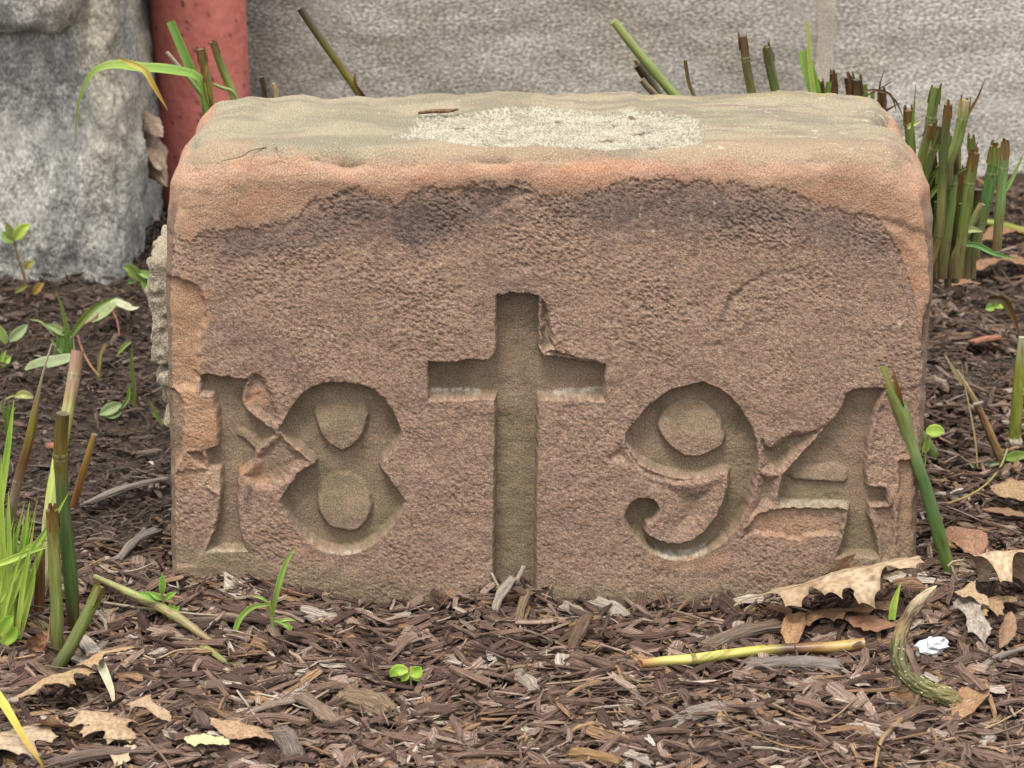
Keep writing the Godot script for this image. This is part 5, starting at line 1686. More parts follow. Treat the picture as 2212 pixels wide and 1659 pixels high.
	var m := tube_mesh(path, px_radii([7, 13.5, 15, 16, 17.5, 19, 19.5, 19, 20, 20, 16], path[0]), [lin(0.66, 0.58, 0.42), lin(0.50, 0.40, 0.26), lin(0.07, 0.04, 0.022), lin(0.30, 0.20, 0.075), green, green, green, lin(0.18, 0.19, 0.055), lin(0.21, 0.20, 0.06), lin(0.25, 0.21, 0.08), lin(0.28, 0.20, 0.09), BROWN], 64, 0.22, 6.0, 120, false, 1.0)
	var root_mat: StandardMaterial3D = M.wood.duplicate()
	root_mat.uv1_scale = Vector3(0.5, 3.0, 1)
	root_mat.roughness = 0.7
	part("root_body", m, root_mat, r)
	var sp := smooth_path(path, 60)
	for k in 5:
		var d0 := (sp[0] - sp[2]).normalized()
		var s0 := d0.cross(Vector3(cos(k * 1.3), 0.2, sin(k * 1.3))).normalized() * mm_px(5.0, sp[0])
		part("torn_fibre", blade_mesh(PackedVector3Array([sp[3] + s0 * 1.6, sp[0] + s0, sp[0] + s0 * 0.7 + d0 * rnd(0.002, 0.007)]), 0.004, [lin(0.5, 0.4, 0.28), lin(0.62, 0.54, 0.40)], s0, 0.2, [0.8, 1.0, 0.2]), M.blade, r)
	for k in 60:
		var i := 18 + int(sqrt(rng.randf()) * 36.0)
		var d := (sp[i + 1] - sp[i - 1]).normalized()
		var a: Vector3 = Vector3(0, 0.5, 1).rotated(d, rnd(-1.7, 1.7))
		a = (a - d * a.dot(d)).normalized()
		var w := sp[i] + a * mm_px(19.3, sp[i])
		var ball := SphereMesh.new()
		ball.radius = rnd(0.0003, 0.0008)
		ball.height = ball.radius * 1.6
		ball.radial_segments = 8
		ball.rings = 5
		var wm := M.get("wart") as StandardMaterial3D
		if wm == null:
			wm = mat(false, 0.8)
			wm.albedo_color = Color(0.40, 0.35, 0.19).linear_to_srgb()
			M.wart = wm
		var b := part("wart", ball, wm, r)
		b.position += w
	add_blade(r, [1946, 1258, 1938, 1280, 1930, 1306, 1926, 1338], zr - 0.012, 17, [lin(0.32, 0.50, 0.10), GRASS, GRASS], 0.0, 0.25, [0.9, 1.0, 0.9, 0.5, 0.08], "young_shoot")

func build_weeds():
	# the seedling in the middle of the mulch
	var a := thing("seedling", "bright green two leaved seedling alone in the middle of the mulch", "seedling", G(892, 1506))
	var z := G(892, 1506).z
	part("stem", tube_mesh(upright([884, 1454, 888, 1478, 892, 1512], z), px_radii([2, 2.4, 2.4], P(890, 1480, z)), [lin(0.36, 0.44, 0.14), lin(0.40, 0.36, 0.15)], 7), M.stem, a)
	for b in [[[842, 1462, 858, 1448, 882, 1448], 26, 0.3], [[910, 1440, 900, 1450, 886, 1456], 30, 0.3], [[866, 1472, 874, 1464, 884, 1456], 15, 0.5], [[908, 1472, 898, 1466, 886, 1458], 9, 0.5]]:
		add_blade(a, b[0], z + 0.004, b[1], [GRASS, lin(0.36, 0.58, 0.10), lin(0.30, 0.52, 0.09)], 0.2, 0.14, [0.3, 0.9, 1.0, 0.75, 0.04], "leaf")
	# the grass seedling before the 8
	var g := thing("grass_seedling", "young grass with one tall blade before the carved 8", "grass", G(593, 1385))
	var zg := G(593, 1385).z
	for b in [[[640, 1180, 618, 1216, 600, 1270, 588, 1330], 13], [[502, 1412, 503, 1386, 516, 1340, 545, 1312, 582, 1306], 13], [[632, 1372, 622, 1352, 606, 1342, 592, 1340], 12], [[640, 1340, 618, 1338, 600, 1344, 594, 1350], 7], [[544, 1287, 566, 1292, 582, 1304], 6]]:
		add_blade(g, b[0], zg + 0.004, b[1], [GREEN, lin(0.30, 0.48, 0.13), lin(0.28, 0.46, 0.12)], 0.05, 0.2, [0.5, 0.9, 1.0, 0.7, 0.04])
	part("stem", tube_mesh(upright([582, 1300, 586, 1330, 593, 1376, 594, 1392], zg), px_radii([3, 4, 4, 3], P(590, 1340, zg)), [GRASS, lin(0.36, 0.46, 0.2), lin(0.4, 0.36, 0.2)], 8), M.stem, g)
	# the sprout and the lying ridged stem
	var s := thing("leafy_sprout", "small sprout with four pointed leaves left of the carved 1", "seedling", G(356, 1352))
	var zs := G(356, 1352).z
	part("stem", tube_mesh(upright([350, 1280, 353, 1310, 355, 1340, 355, 1360], zs), px_radii([2.5, 3, 3.5, 3.5], P(352, 1320, zs)), [lin(0.32, 0.42, 0.14), lin(0.30, 0.24, 0.12)], 7), M.stem, s)
	for b in [[[350, 1236, 351, 1258, 350, 1286], 16], [[296, 1280, 318, 1286, 342, 1300], 18], [[384, 1278, 370, 1284, 354, 1296], 13], [[320, 1278, 336, 1286, 350, 1296], 14], [[404, 1380, 388, 1358, 364, 1330], 20], [[388, 1308, 380, 1316, 370, 1312, 366, 1304], 16]]:
		add_blade(s, b[0], zs + 0.006, b[1], [GREEN, lin(0.26, 0.47, 0.10), lin(0.24, 0.44, 0.10)], 0.1, 0.2, [0.25, 0.9, 1.0, 0.6, 0.03], "leaf")
	var l := thing("lying_stem", "pale green ridged stem lying from the clump towards the sprout", "plant stalk", G(330, 1310))
	var lp := PackedVector3Array([G(205, 1246, 0.020), G(262, 1272, 0.022), G(330, 1304, 0.020), G(390, 1338, 0.017), G(440, 1374, 0.013), G(478, 1398, 0.009)])
	part("stem", tube_mesh(lp, px_radii([6, 8, 9.5, 10, 9, 5], lp[0]), [lin(0.50, 0.50, 0.22), lin(0.50, 0.52, 0.21), lin(0.44, 0.47, 0.20), lin(0.42, 0.40, 0.20), lin(0.38, 0.31, 0.17), BROWN], 18, 0.22, 7.0, 50), M.stem, l)
	part("split_strip", blade_mesh(PackedVector3Array([G(410, 1380, 0.012), G(450, 1400, 0.012), G(490, 1428, 0.010), G(540, 1446, 0.008)]), mm_px(14, G(450, 1400)), [lin(0.34, 0.40, 0.16), lin(0.30, 0.30, 0.14), lin(0.22, 0.20, 0.09)], Vector3(0.2, 1, 0.8), -0.3, [0.4, 1, 0.8, 0.1]), M.blade, l)
	# wilting weeds on the dark soil to the left
	var w := thing("wilted_weed", "wilted weed with limp grey green leaves on the dark soil", "weed", G(155, 760))
	var zw := G(160, 790).z
	for b in [[[118, 622, 134, 664, 146, 720, 154, 790], 11, GREEN], [[252, 642, 210, 662, 180, 690, 154, 726], 16, GREEN], [[108, 730, 126, 752, 148, 770], 10, lin(0.28, 0.38, 0.18)], [[116, 706, 130, 734, 122, 784], 20, lin(0.17, 0.28, 0.10)],
			[[150, 706, 138, 730, 152, 762], 20, lin(0.10, 0.20, 0.05)], [[158, 726, 160, 760, 158, 800], 5, lin(0.36, 0.5, 0.22)], [[96, 700, 118, 708, 140, 722], 17, lin(0.30, 0.40, 0.20)]]:
		add_blade(w, b[0], zw + 0.004, b[1], [b[2], b[2], b[2] * 0.9], 0.0, 0.25, [0.5, 1.0, 0.9, 0.6, 0.05], "leaf")
	for b in [[[55, 800, 90, 790, 130, 782, 180, 764], 34, lin(0.34, 0.42, 0.28)], [[236, 650, 262, 660, 282, 668, 300, 664], 22, lin(0.62, 0.64, 0.54)], [[180, 700, 204, 690, 226, 676, 250, 654], 30, lin(0.36, 0.44, 0.26)], [[226, 660, 244, 652, 264, 648], 16, lin(0.5, 0.56, 0.36)]]:
		var pts := on_ground(b[0], 0.016, 0.006)
		part("limp_leaf", blade_mesh(pts, mm_px(b[1], pts[0]), [b[2], b[2] * 0.85, b[2]], Vector3(0, 1, 0.6), 0.3, [0.2, 0.9, 1.0, 0.8, 0.1]), M.blade, w)
	part("red_stem", tube_mesh(on_ground([168, 726, 180, 762, 196, 790, 214, 812], 0.02), [0.0012], [lin(0.42, 0.20, 0.15), lin(0.38, 0.26, 0.16)], 6), M.stem, w)
	part("red_stem", tube_mesh(on_ground([172, 706, 200, 690, 232, 664, 252, 690, 258, 726], 0.02), [0.0010], [lin(0.44, 0.24, 0.20), lin(0.36, 0.12, 0.09)], 6), M.stem, w)
	var spec := [
		["bent over grass blade on the dark soil near the stone's left end", "grass", 302, 880, [[[286, 742, 284, 790, 290, 840, 286, 892], 9, GREEN], [[252, 768, 268, 748, 284, 738], 10, lin(0.26, 0.38, 0.13)], [[280, 830, 276, 862, 260, 884], 9, lin(0.22, 0.34, 0.10)]]],
		["crinkled pale green leaf at the foot of the bent grass blade", "leaf", 240, 890, [[[214, 896, 236, 884, 262, 872], 26, lin(0.34, 0.44, 0.26)], [[228, 900, 246, 896, 262, 890], 16, lin(0.26, 0.36, 0.18)]]],
		["small leafy weed before the boulder pier at the left edge", "weed", 62, 640, [[[66, 486, 50, 494, 32, 518], 26, GRASS], [[4, 500, 14, 510, 30, 522], 26, lin(0.24, 0.38, 0.12)], [[12, 478, 20, 496, 28, 518], 18, lin(0.25, 0.30, 0.12)], [[76, 566, 64, 570, 54, 582], 15, lin(0.34, 0.32, 0.09)], [[96, 612, 86, 618, 72, 636], 17, lin(0.38, 0.25, 0.08)], [[30, 634, 44, 624, 60, 616], 12, lin(0.22, 0.20, 0.07)]]],
		["broad green leaves peeping out at the stone's upper left side", "weed", 322, 640, [[[264, 576, 282, 582, 304, 606], 26, GREEN], [[296, 588, 312, 592, 330, 600], 16, lin(0.24, 0.42, 0.14)], [[346, 640, 328, 624, 306, 606], 30, lin(0.15, 0.28, 0.06)], [[276, 612, 290, 606, 302, 600], 12, lin(0.2, 0.33, 0.1)]]],
		["limp light green weed half outside the left edge", "weed", 10, 790, [[[60, 700, 44, 716, 20, 736], 24, lin(0.36, 0.46, 0.28)], [[-6, 700, 4, 720, 14, 742], 20, lin(0.34, 0.46, 0.18)], [[24, 770, 10, 780, -8, 786], 22, lin(0.36, 0.56, 0.14)], [[14, 756, 6, 770, -4, 800], 12, lin(0.34, 0.52, 0.14)], [[62, 690, 90, 696, 118, 726], 5, lin(0.34, 0.42, 0.2)]]],
		["tiny green sprig on the soil above the tall blade at the left", "weed", 14, 930, [[[20, 866, 16, 892, 12, 936], 9, GREEN], [[0, 870, 8, 888, 12, 912], 8, GREEN], [[34, 880, 26, 890, 14, 912], 8, lin(0.2, 0.34, 0.12)]]],
		["thin grass blade leaning on the stone's lower left edge", "grass", 352, 925, [[[320, 862, 334, 884, 350, 916], 6, GREEN], [[328, 890, 340, 902, 352, 918], 6, lin(0.2, 0.34, 0.1)]]],
		["dried seed stalk standing in the soil behind the wilted weed", "weed", 212, 818, [[[226, 744, 216, 770, 212, 820], 8, lin(0.40, 0.36, 0.16)], [[228, 740, 224, 752, 220, 764], 9, lin(0.40, 0.24, 0.13)]]],
		["yellowing limp leaf lying on soil left of the pale stem", "leaf", 50, 860, [[[30, 858, 50, 852, 72, 858], 18, lin(0.44, 0.46, 0.22)], [[0, 868, 20, 858, 40, 852], 4, lin(0.42, 0.44, 0.25)]]],
		["small round leaved weed on the bed right of the stone", "weed", 2150, 676, [[[2182, 650, 2166, 654, 2150, 664], 22, GRASS], [[2128, 668, 2140, 664, 2150, 660], 18, lin(0.24, 0.40, 0.10)], [[2156, 634, 2152, 648, 2150, 662], 14, lin(0.2, 0.36, 0.1)]]]]
	for e in spec:
		var base := G(e[2], e[3])
		var o := thing("weed" if e[1] == "weed" else ("loose_leaf" if e[1] == "leaf" else "grass_tuft"), e[0], e[1], base, "weeds on the dark soil")
		for b in e[4]:
			add_blade(o, b[0], base.z + 0.012, b[1], [b[2] * 0.8, b[2], b[2] * 1.05], 0.1, 0.2, [0.3, 0.9, 1.0, 0.75, 0.05], "leaf")
		if e[1] == "weed" and e[2] == 62:
			part("stem", tube_mesh(upright([30, 516, 38, 556, 52, 596, 60, 644], base.z + 0.01), px_radii([2, 2.5, 3, 3], base), [lin(0.26, 0.22, 0.10), lin(0.30, 0.13, 0.08)], 6), M.stem, o)

func build_leaves():
	var t := LEAF_TAN
	var pale := lin(0.54, 0.43, 0.31)
	leaf("oak_leaf", "large curled tan oak leaf propped against the stone's right foot", "oak leaf", [1640, 1286, 0.034], [1992, 1200, 0.058], 240, 4, -1.5, 0.02, -0.25, pale, t, "fallen dry leaves", 0.02, 0.05)
	leaf("oak_leaf", "tan oak leaf tip curling right of the large propped leaf", "oak leaf", [1866, 1250, 0.040], [1994, 1226, 0.046], 130, 2, -1.5, 0.06, -0.3, pale, LEAF_BROWN, "fallen dry leaves", 0.0, 0.05)
	leaf("oak_leaf", "brown oak leaf underneath the large propped leaf", "oak leaf", [1690, 1340, 0.014], [1900, 1312, 0.018], 120, 3, -0.8, 0.04, -0.2, lin(0.38, 0.25, 0.15), lin(0.34, 0.20, 0.11), "fallen dry leaves", 0.0, 0.05)
	leaf("oak_leaf", "short brown oak leaf wedged between the propped leaf and the stone", "oak leaf", [1760, 1262, 0.030], [1850, 1196, 0.052], 90, 2, 1.0, 0.05, 0.5, lin(0.42, 0.28, 0.18), lin(0.32, 0.20, 0.12), "fallen dry leaves", 0.0, 0.06)
	leaf("dry_leaf", "curled brown leaf at the left tip of the propped leaf", "leaf", [1638, 1316, 0.018], [1720, 1340, 0.016], 60, 0, 1.2, 0.08, -0.3, lin(0.38, 0.25, 0.16), lin(0.30, 0.18, 0.11), "fallen dry leaves", 0.0, 0.08)
	leaf("dry_leaf", "dark leaf in the shade under the propped leaf's right half", "leaf", [1830, 1330, 0.012], [1930, 1300, 0.016], 66, 2, -1.2, 0.08, 0.2, lin(0.33, 0.21, 0.13), lin(0.26, 0.15, 0.09), "fallen dry leaves", 0.0, 0.08)
	leaf("oak_leaf", "light brown oak leaf lying between the kinked stalk and right edge", "oak leaf", [2070, 1330, 0.016], [2200, 1290, 0.022], 100, 3, -1.1, 0.08, -0.1, lin(0.44, 0.31, 0.19), lin(0.36, 0.23, 0.14), "fallen dry leaves", 0.0, 0.07)
	leaf("dry_leaf", "thin brown leaf standing on edge at the far lower right", "leaf", [2160, 1400, 0.012], [2186, 1320, 0.030], 40, 0, 0.9, 0.08, 0.6, lin(0.34, 0.22, 0.14), lin(0.26, 0.16, 0.10), "fallen dry leaves", 0.0, 0.08)
	leaf("oak_leaf", "wide pale oak leaf arching at the right edge", "oak leaf", [2080, 1210, 0.045], [2330, 1190, 0.050], 250, 3, -1.5, 0.05, -0.50, pale, lin(0.50, 0.35, 0.21), "fallen dry leaves", 0.012, 0.05)
	leaf("dry_leaf", "grey moth eaten leaf lying right of the curved root", "leaf", [2080, 1272, 0.022], [2128, 1396, 0.014], 84, 2, 0.5, 0.08, 0.2, lin(0.42, 0.38, 0.34), lin(0.24, 0.21, 0.19))
	leaf("dry_leaf", "crumpled straw coloured leaf scrap under the arching oak leaf", "leaf", [2060, 1280, 0.028], [2140, 1310, 0.028], 66, 2, 1.0, 0.15, 0.2, lin(0.50, 0.38, 0.25), t)
	leaf("dry_leaf", "smooth russet leaf lying left of the curved root", "leaf", [1936, 1352, 0.016], [1820, 1330, 0.018], 80, 0, -0.6, 0.03, 0.0, lin(0.27, 0.14, 0.085), lin(0.31, 0.175, 0.11), "fallen dry leaves", 0.0, 0.05)
	leaf("dry_leaf", "folded light brown leaf above the yellow cut stem", "leaf", [1730, 1322, 0.02], [1712, 1400, 0.012], 70, 0, 1.3, 0.05, 0.3, lin(0.44, 0.28, 0.16), lin(0.36, 0.21, 0.12))
	leaf("dry_leaf", "orange brown leaf scrap below the curved root's middle", "leaf", [1920, 1488, 0.010], [2000, 1530, 0.010], 56, 0, -0.8, 0.05, 0.2, lin(0.38, 0.21, 0.10), lin(0.30, 0.17, 0.09))
	leaf("dry_leaf", "pointed brown leaf at the curved root's lower end", "leaf", [2060, 1560, 0.010], [2132, 1474, 0.014], 66, 0, 0.7, 0.04, 0.1, lin(0.36, 0.22, 0.12), lin(0.28, 0.16, 0.09))
	leaf("dry_leaf", "tan leaf half buried at the right edge under the vine", "leaf", [2140, 1048, 0.014], [2230, 1086, 0.016], 80, 0, 0.6, 0.05, 0.1, lin(0.40, 0.28, 0.16), lin(0.32, 0.21, 0.12))
	leaf("dry_leaf", "dark brown leaf flat on the bed below the right edge vine", "leaf", [2120, 1100, 0.010], [2230, 1120, 0.012], 40, 0, 0.5, 0.03, 0.0, lin(0.24, 0.15, 0.10), LEAF_BROWN)
	leaf("dry_leaf", "crinkled reddish leaf behind the foot of the kinked stalk", "leaf", [2060, 1140, 0.010], [2110, 1206, 0.012], 90, 0, -0.5, 0.08, 0.0, lin(0.36, 0.20, 0.13), lin(0.28, 0.16, 0.10))
	leaf("oak_leaf", "arched brown oak leaf at the foot of the lower left clump", "oak leaf", [150, 1446, 0.024], [312, 1400, 0.034], 130, 2, -1.5, 0.10, -0.4, lin(0.42, 0.29, 0.16), lin(0.47, 0.34, 0.20), "fallen dry leaves", 0.0, 0.05)
	leaf("oak_leaf", "tan oak leaf with sharp lobes left of the arched leaf", "oak leaf", [212, 1436, 0.026], [30, 1512, 0.018], 140, 3, -0.9, 0.06, 0.35, lin(0.46, 0.33, 0.19), lin(0.38, 0.27, 0.16), "fallen dry leaves", 0.0, 0.05)
	leaf("oak_leaf", "broad pale oak leaf lying flat in the lower left corner", "oak leaf", [120, 1560, 0.014], [-80, 1640, 0.018], 200, 3, -0.4, 0.04, 0.1, lin(0.52, 0.42, 0.31), lin(0.44, 0.33, 0.22), "fallen dry leaves", 0.0, 0.06)
	leaf("oak_leaf", "brown oak leaf rolled lengthwise near the yellow grass blade", "oak leaf", [60, 1556, 0.020], [220, 1572, 0.018], 100, 2, 1.6, -0.05, -0.5, lin(0.38, 0.25, 0.14), lin(0.30, 0.20, 0.12), "fallen dry leaves", 0.0, 0.05)
	leaf("oak_leaf", "ragged tan oak leaf lying right of the rolled leaf", "oak leaf", [166, 1536, 0.020], [282, 1604, 0.016], 160, 3, -1.0, 0.08, -0.1, lin(0.48, 0.36, 0.24), lin(0.38, 0.27, 0.17), "fallen dry leaves", 0.01, 0.07)
	leaf("dry_leaf", "curled leaf scrap hooked over in the lower left mulch", "leaf", [270, 1520, 0.022], [372, 1562, 0.014], 60, 2, 1.0, 0.14, 0.1, lin(0.48, 0.36, 0.25), lin(0.38, 0.27, 0.18))
	leaf("dry_leaf", "curled light brown leaf right of the pale yellow leaf", "leaf", [452, 1552, 0.016], [592, 1596, 0.020], 105, 0, -1.1, 0.06, -0.3, lin(0.44, 0.31, 0.20), lin(0.36, 0.24, 0.15))
	leaf("pale_leaf", "crumpled pale yellow leaf in the lower left mulch", "leaf", [398, 1592, 0.014], [496, 1606, 0.016], 76, 0, -0.4, 0.06, -0.1, lin(0.62, 0.62, 0.36), lin(0.56, 0.55, 0.32), "fallen dry leaves", 0.0, 0.12)
	leaf("dry_leaf", "pale leaf scrap at the bottom edge below the white root", "leaf", [246, 1660, 0.012], [292, 1606, 0.016], 50, 2, 0.6, 0.06, 0.1, lin(0.54, 0.45, 0.32), lin(0.46, 0.36, 0.24))
	leaf("dry_leaf", "russet leaf among the feet of the lower left stems", "leaf", [60, 1400, 0.012], [98, 1370, 0.024], 46, 0, 1.2, 0.1, 0.2, lin(0.30, 0.15, 0.08), lin(0.24, 0.12, 0.07))
	leaf("dry_leaf", "reddish leaf tucked under the curled light brown leaf", "leaf", [494, 1612, 0.009], [556, 1636, 0.009], 36, 0, 0.4, 0.03, 0.0, lin(0.30, 0.17, 0.12), lin(0.25, 0.14, 0.10))
	# dry leaves blown into the corner behind
	var z := -0.86
	for e in [["upright curled dry leaf in the corner before the pipe", [288, 258, 362, 404, 74, -0.9, 0.3]], ["dark brown leaf behind the upright leaf in the corner", [312, 290, 346, 370, 60, 0.8, -0.3]], ["brown leaf lying at the foot of the corner leaves", [272, 384, 350, 396, 50, 0.8, -0.6]], ["curled grey brown leaf rim against the pipe's foot", [300, 238, 352, 296, 46, -1.0, 0.6]]]:
		var q: Array = e[1]
		var a := P(q[0], q[1], z)
		var b := P(q[2], q[3], z + 0.04)
		var o := thing("dry_leaf", e[0], "leaf", Vector3(b.x, ground_y(b.x, b.z), b.z), "fallen dry leaves")
		part("leaf_blade", leaf_mesh(a, b, mm_px(q[4], a), 0, q[5], 0.06, q[6], q[0] * 0.1, lin(0.52, 0.42, 0.34), lin(0.40, 0.29, 0.22), 0.06), M.dry_leaf, o)
	for e in [["red brown leaf on the bed beneath the right clump", [2120, 520, 2210, 500, 60, 0.8]], ["dull brown leaf at the right edge below the right clump", [2070, 580, 2160, 560, 60, -0.9]], ["pale brown leaf low at the right edge behind the stone", [2150, 560, 2230, 575, 50, 0.6]], ["dark leaf litter scrap right of the stone's upper edge", [2040, 620, 2120, 612, 40, 0.6]]]:
		var q: Array = e[1]
		leaf("dry_leaf", e[0], "leaf", [q[0], q[1], 0.012], [q[2], q[3], 0.016], q[4], 0, q[5], 0.06, 0.0, lin(0.30, 0.17, 0.10), lin(0.22, 0.12, 0.075))

func build_litter():
	# the yellow cut stem lying before the 9
	var s := thing("fallen_stalk", "yellow cut stem with a brown burnt end lying before the 9", "plant stalk", G(1630, 1415))
	var pts := on_ground([1384, 1434, 1440, 1428, 1496, 1424, 1580, 1412, 1660, 1404, 1740, 1400, 1800, 1398, 1868, 1390], 0.014)
	var body := part("stem", tube_mesh(pts, px_radii([9, 12, 12, 11, 12, 12, 13, 13], pts[0]), [lin(0.55, 0.26, 0.12), lin(0.78, 0.70, 0.24), lin(0.76, 0.72, 0.24), lin(0.74, 0.78, 0.22), lin(0.76, 0.76, 0.20), lin(0.70, 0.62, 0.14), lin(0.11, 0.055, 0.055), lin(0.40, 0.22, 0.09), lin(0.72, 0.52, 0.19), lin(0.50, 0.33, 0.15)], 14, 0.06, 3.0, 60, true), M.stem, s)
	part("node", tube_mesh(on_ground([1490, 1424, 1497, 1424, 1504, 1423], 0.014), px_radii([12, 13.5, 11.5], pts[0]), [lin(0.40, 0.30, 0.10), lin(0.55, 0.5, 0.22)], 14), M.stem, body)
	# crumpled white foil
	var f := thing("crumpled_foil", "small crumpled piece of white foil right of the curved root", "foil", G(2012, 1412))
	var nu := 17
	var nv := 10
	var c := G(2012, 1398, 0.012)
	var v := PackedVector3Array()
	var col := PackedColorArray()
	for j in nv:
		for i in nu:
			var th := PI * float(j) / (nv - 1)
			var ph := -TAU * float(i % (nu - 1)) / (nu - 1)
			var k := Vector3(sin(th) * cos(ph), cos(th), sin(th) * sin(ph))
			var r := 1.0 + 0.38 * n1.get_noise_3d(k.x * 2.2 + 3.0, k.y * 2.2, k.z * 2.2) + 0.16 * n1.get_noise_3d(k.x * 6.0, k.y * 6.0, k.z * 6.0)
			v.append(c + Vector3(k.x * 0.0120, k.y * 0.0075 + k.x * 0.003, k.z * 0.0095) * r)
			col.append(lin(0.36, 0.375, 0.39))
	var st := SurfaceTool.new()
	st.begin(Mesh.PRIMITIVE_TRIANGLES)
	for i in grid_index(nu, nv):
		st.set_smooth_group(-1)
		st.set_color(col[i])
		st.add_vertex(v[i])
	st.generate_normals()
	part("foil_sheet", st.commit(), M.paper, f)
	for e in [["white scrap of paper in the bottom right mulch", [1380, 1590, 1416, 1612, 18]], ["white crumb on the dark soil left of the stone's upper corner", [318, 468, 344, 476, 14]], ["white pebble on the mulch left of the carved 1", [320, 998, 332, 1004, 9]]]:
		var q: Array = e[1]
		leaf("paper_scrap", e[0], "paper scrap", [q[0], q[1], 0.010], [q[2], q[3], 0.012], q[4], 0, 0.8, 0.1, 0.1, lin(0.56, 0.54, 0.50), lin(0.46, 0.44, 0.40), "white scraps", 0.0, 0.2)
	var grey := lin(0.25, 0.215, 0.195)
	var bark := lin(0.125, 0.085, 0.066)
	var bleached := lin(0.40, 0.345, 0.295)
	var honey := lin(0.30, 0.185, 0.085)
	big_chip("grey weathered stick lying beneath the yellow cut stem", [1612, 1436, 0.010], [1818, 1440, 0.010], 44, 0.8, grey, 0.04)
	big_chip("grooved brown slab of bark above the yellow cut stem's middle", [1520, 1398, 0.010], [1690, 1344, 0.010], 46, 0.45, lin(0.20, 0.145, 0.11))
	big_chip("bleached chip standing in the foot of the carved cross", [1066, 1318, 0.010], [1106, 1246, 0.030], 26, 0.4, bleached)
	big_chip("thin bleached splinter tip inside the foot of the cross", [1112, 1262, 0.024], [1132, 1222, 0.034], 11, 0.5, bleached)
	big_chip("brown chip leaning out from the foot of the cross", [1112, 1352, 0.010], [1142, 1274, 0.024], 22, 0.5, lin(0.24, 0.17, 0.11))
	big_chip("small dark chip across the foot of the cross", [1108, 1268, 0.022], [1136, 1284, 0.022], 18, 0.5, bark)
	big_chip("broad bleached chip leaning on the stone right of the cross", [1258, 1288, 0.012], [1352, 1330, 0.010], 36, 0.35, bleached)
	big_chip("pale squarish chip right of the cross foot", [1214, 1306, 0.012], [1262, 1330, 0.010], 34, 0.4, lin(0.34, 0.28, 0.23))
	big_chip("short yellowish chip before the cross foot", [1228, 1352, 0.012], [1298, 1332, 0.012], 20, 0.5, lin(0.30, 0.21, 0.12))
	big_chip("curved dark chip standing up in the middle mulch", [1232, 1400, 0.010], [1272, 1326, 0.026], 34, 0.4, lin(0.17, 0.115, 0.078), 0.12)
	big_chip("square speckled grey chip in the middle mulch", [1118, 1446, 0.012], [1152, 1492, 0.010], 36, 0.35, lin(0.33, 0.275, 0.235))
	big_chip("long straw coloured splinter pointing at the square chip", [985, 1470, 0.010], [1146, 1434, 0.012], 13, 0.6, lin(0.32, 0.23, 0.14))
	big_chip("honey coloured block of wood at the bottom edge", [1228, 1628, 0.010], [1344, 1646, 0.010], 36, 0.7, honey)
	big_chip("small orange chip in the lower middle mulch", [1232, 1580, 0.010], [1284, 1560, 0.010], 16, 0.6, lin(0.42, 0.27, 0.13))
	big_chip("wide grey fibrous slab in the lower right middle", [1440, 1572, 0.010], [1572, 1520, 0.010], 46, 0.35, lin(0.27, 0.225, 0.195))
	big_chip("bleached chip at the bottom edge right of the honey block", [1330, 1618, 0.012], [1408, 1650, 0.010], 26, 0.5, bleached)
	big_chip("knotty rounded chunk of wood left of the lone seedling", [742, 1502, 0.010], [842, 1544, 0.010], 72, 0.7, lin(0.22, 0.155, 0.10), 0.06)
	big_chip("upright squarish grey chip near the bottom edge", [604, 1572, 0.016], [640, 1646, 0.008], 56, 0.35, lin(0.17, 0.135, 0.115))
	big_chip("long dark log like slab before the carved 8", [400, 1340, 0.010], [655, 1330, 0.010], 40, 0.6, lin(0.165, 0.12, 0.098), 0.02)
	big_chip("weathered grey splinter leaning left of the stone's foot", [252, 1208, 0.008], [340, 1140, 0.018], 24, 0.6, grey)
	big_chip("flat weathered grey slab at the stone's lower left", [182, 1086, 0.010], [362, 1030, 0.012], 30, 0.4, lin(0.26, 0.22, 0.19))
	big_chip("dark curved strip of bark left of the leafy sprout", [250, 1232, 0.010], [345, 1266, 0.010], 17, 0.5, bark, 0.06)
	big_chip("pale fibrous scrap right of the lower left clump", [174, 1376, 0.014], [208, 1414, 0.014], 40, 0.4, lin(0.50, 0.44, 0.38))
	big_chip("broad fibrous brown slab below the lying ridged stem", [640, 1490, 0.010], [720, 1560, 0.010], 44, 0.3, lin(0.25, 0.18, 0.135))
	big_chip("pale brown plank like chip in the lower left middle", [520, 1545, 0.008], [640, 1510, 0.010], 34, 0.4, lin(0.30, 0.23, 0.175))
	big_chip("square brown chip beside the hooked leaf scrap", [420, 1526, 0.010], [446, 1572, 0.010], 36, 0.4, lin(0.15, 0.10, 0.078))
	big_chip("diamond shaped brown chip below the lying stem", [432, 1480, 0.012], [484, 1482, 0.012], 34, 0.35, lin(0.17, 0.125, 0.10))
	big_chip("terracotta coloured flat bark piece right of the stone", [2098, 740, 0.010], [2160, 728, 0.012], 40, 0.3, lin(0.42, 0.20, 0.125))
	big_chip("small terracotta chip on the soil above the left blades", [104, 960, 0.010], [134, 972, 0.010], 22, 0.4, lin(0.36, 0.16, 0.10))
	big_chip("long dark bark strip along the bottom left edge", [100, 1650, 0.010], [340, 1616, 0.012], 34, 0.6, lin(0.17, 0.12, 0.10), 0.03)
	big_chip("brown bark strip slanting behind the curved root", [2080, 1370, 0.010], [2180, 1330, 0.014], 22, 0.5, bark)
	big_chip("dark reddish splinter leaning at the curved root's back", [1990, 1480, 0.012], [1958, 1390, 0.030], 20, 0.4, lin(0.25, 0.16, 0.12))
	big_chip("dark thick chip left of the white foil's lower side", [2030, 1452, 0.008], [2120, 1418, 0.012], 30, 0.6, bark)
	big_chip("grey splintered strip at the far lower right", [2120, 1440, 0.010], [2230, 1392, 0.010], 18, 0.5, grey)
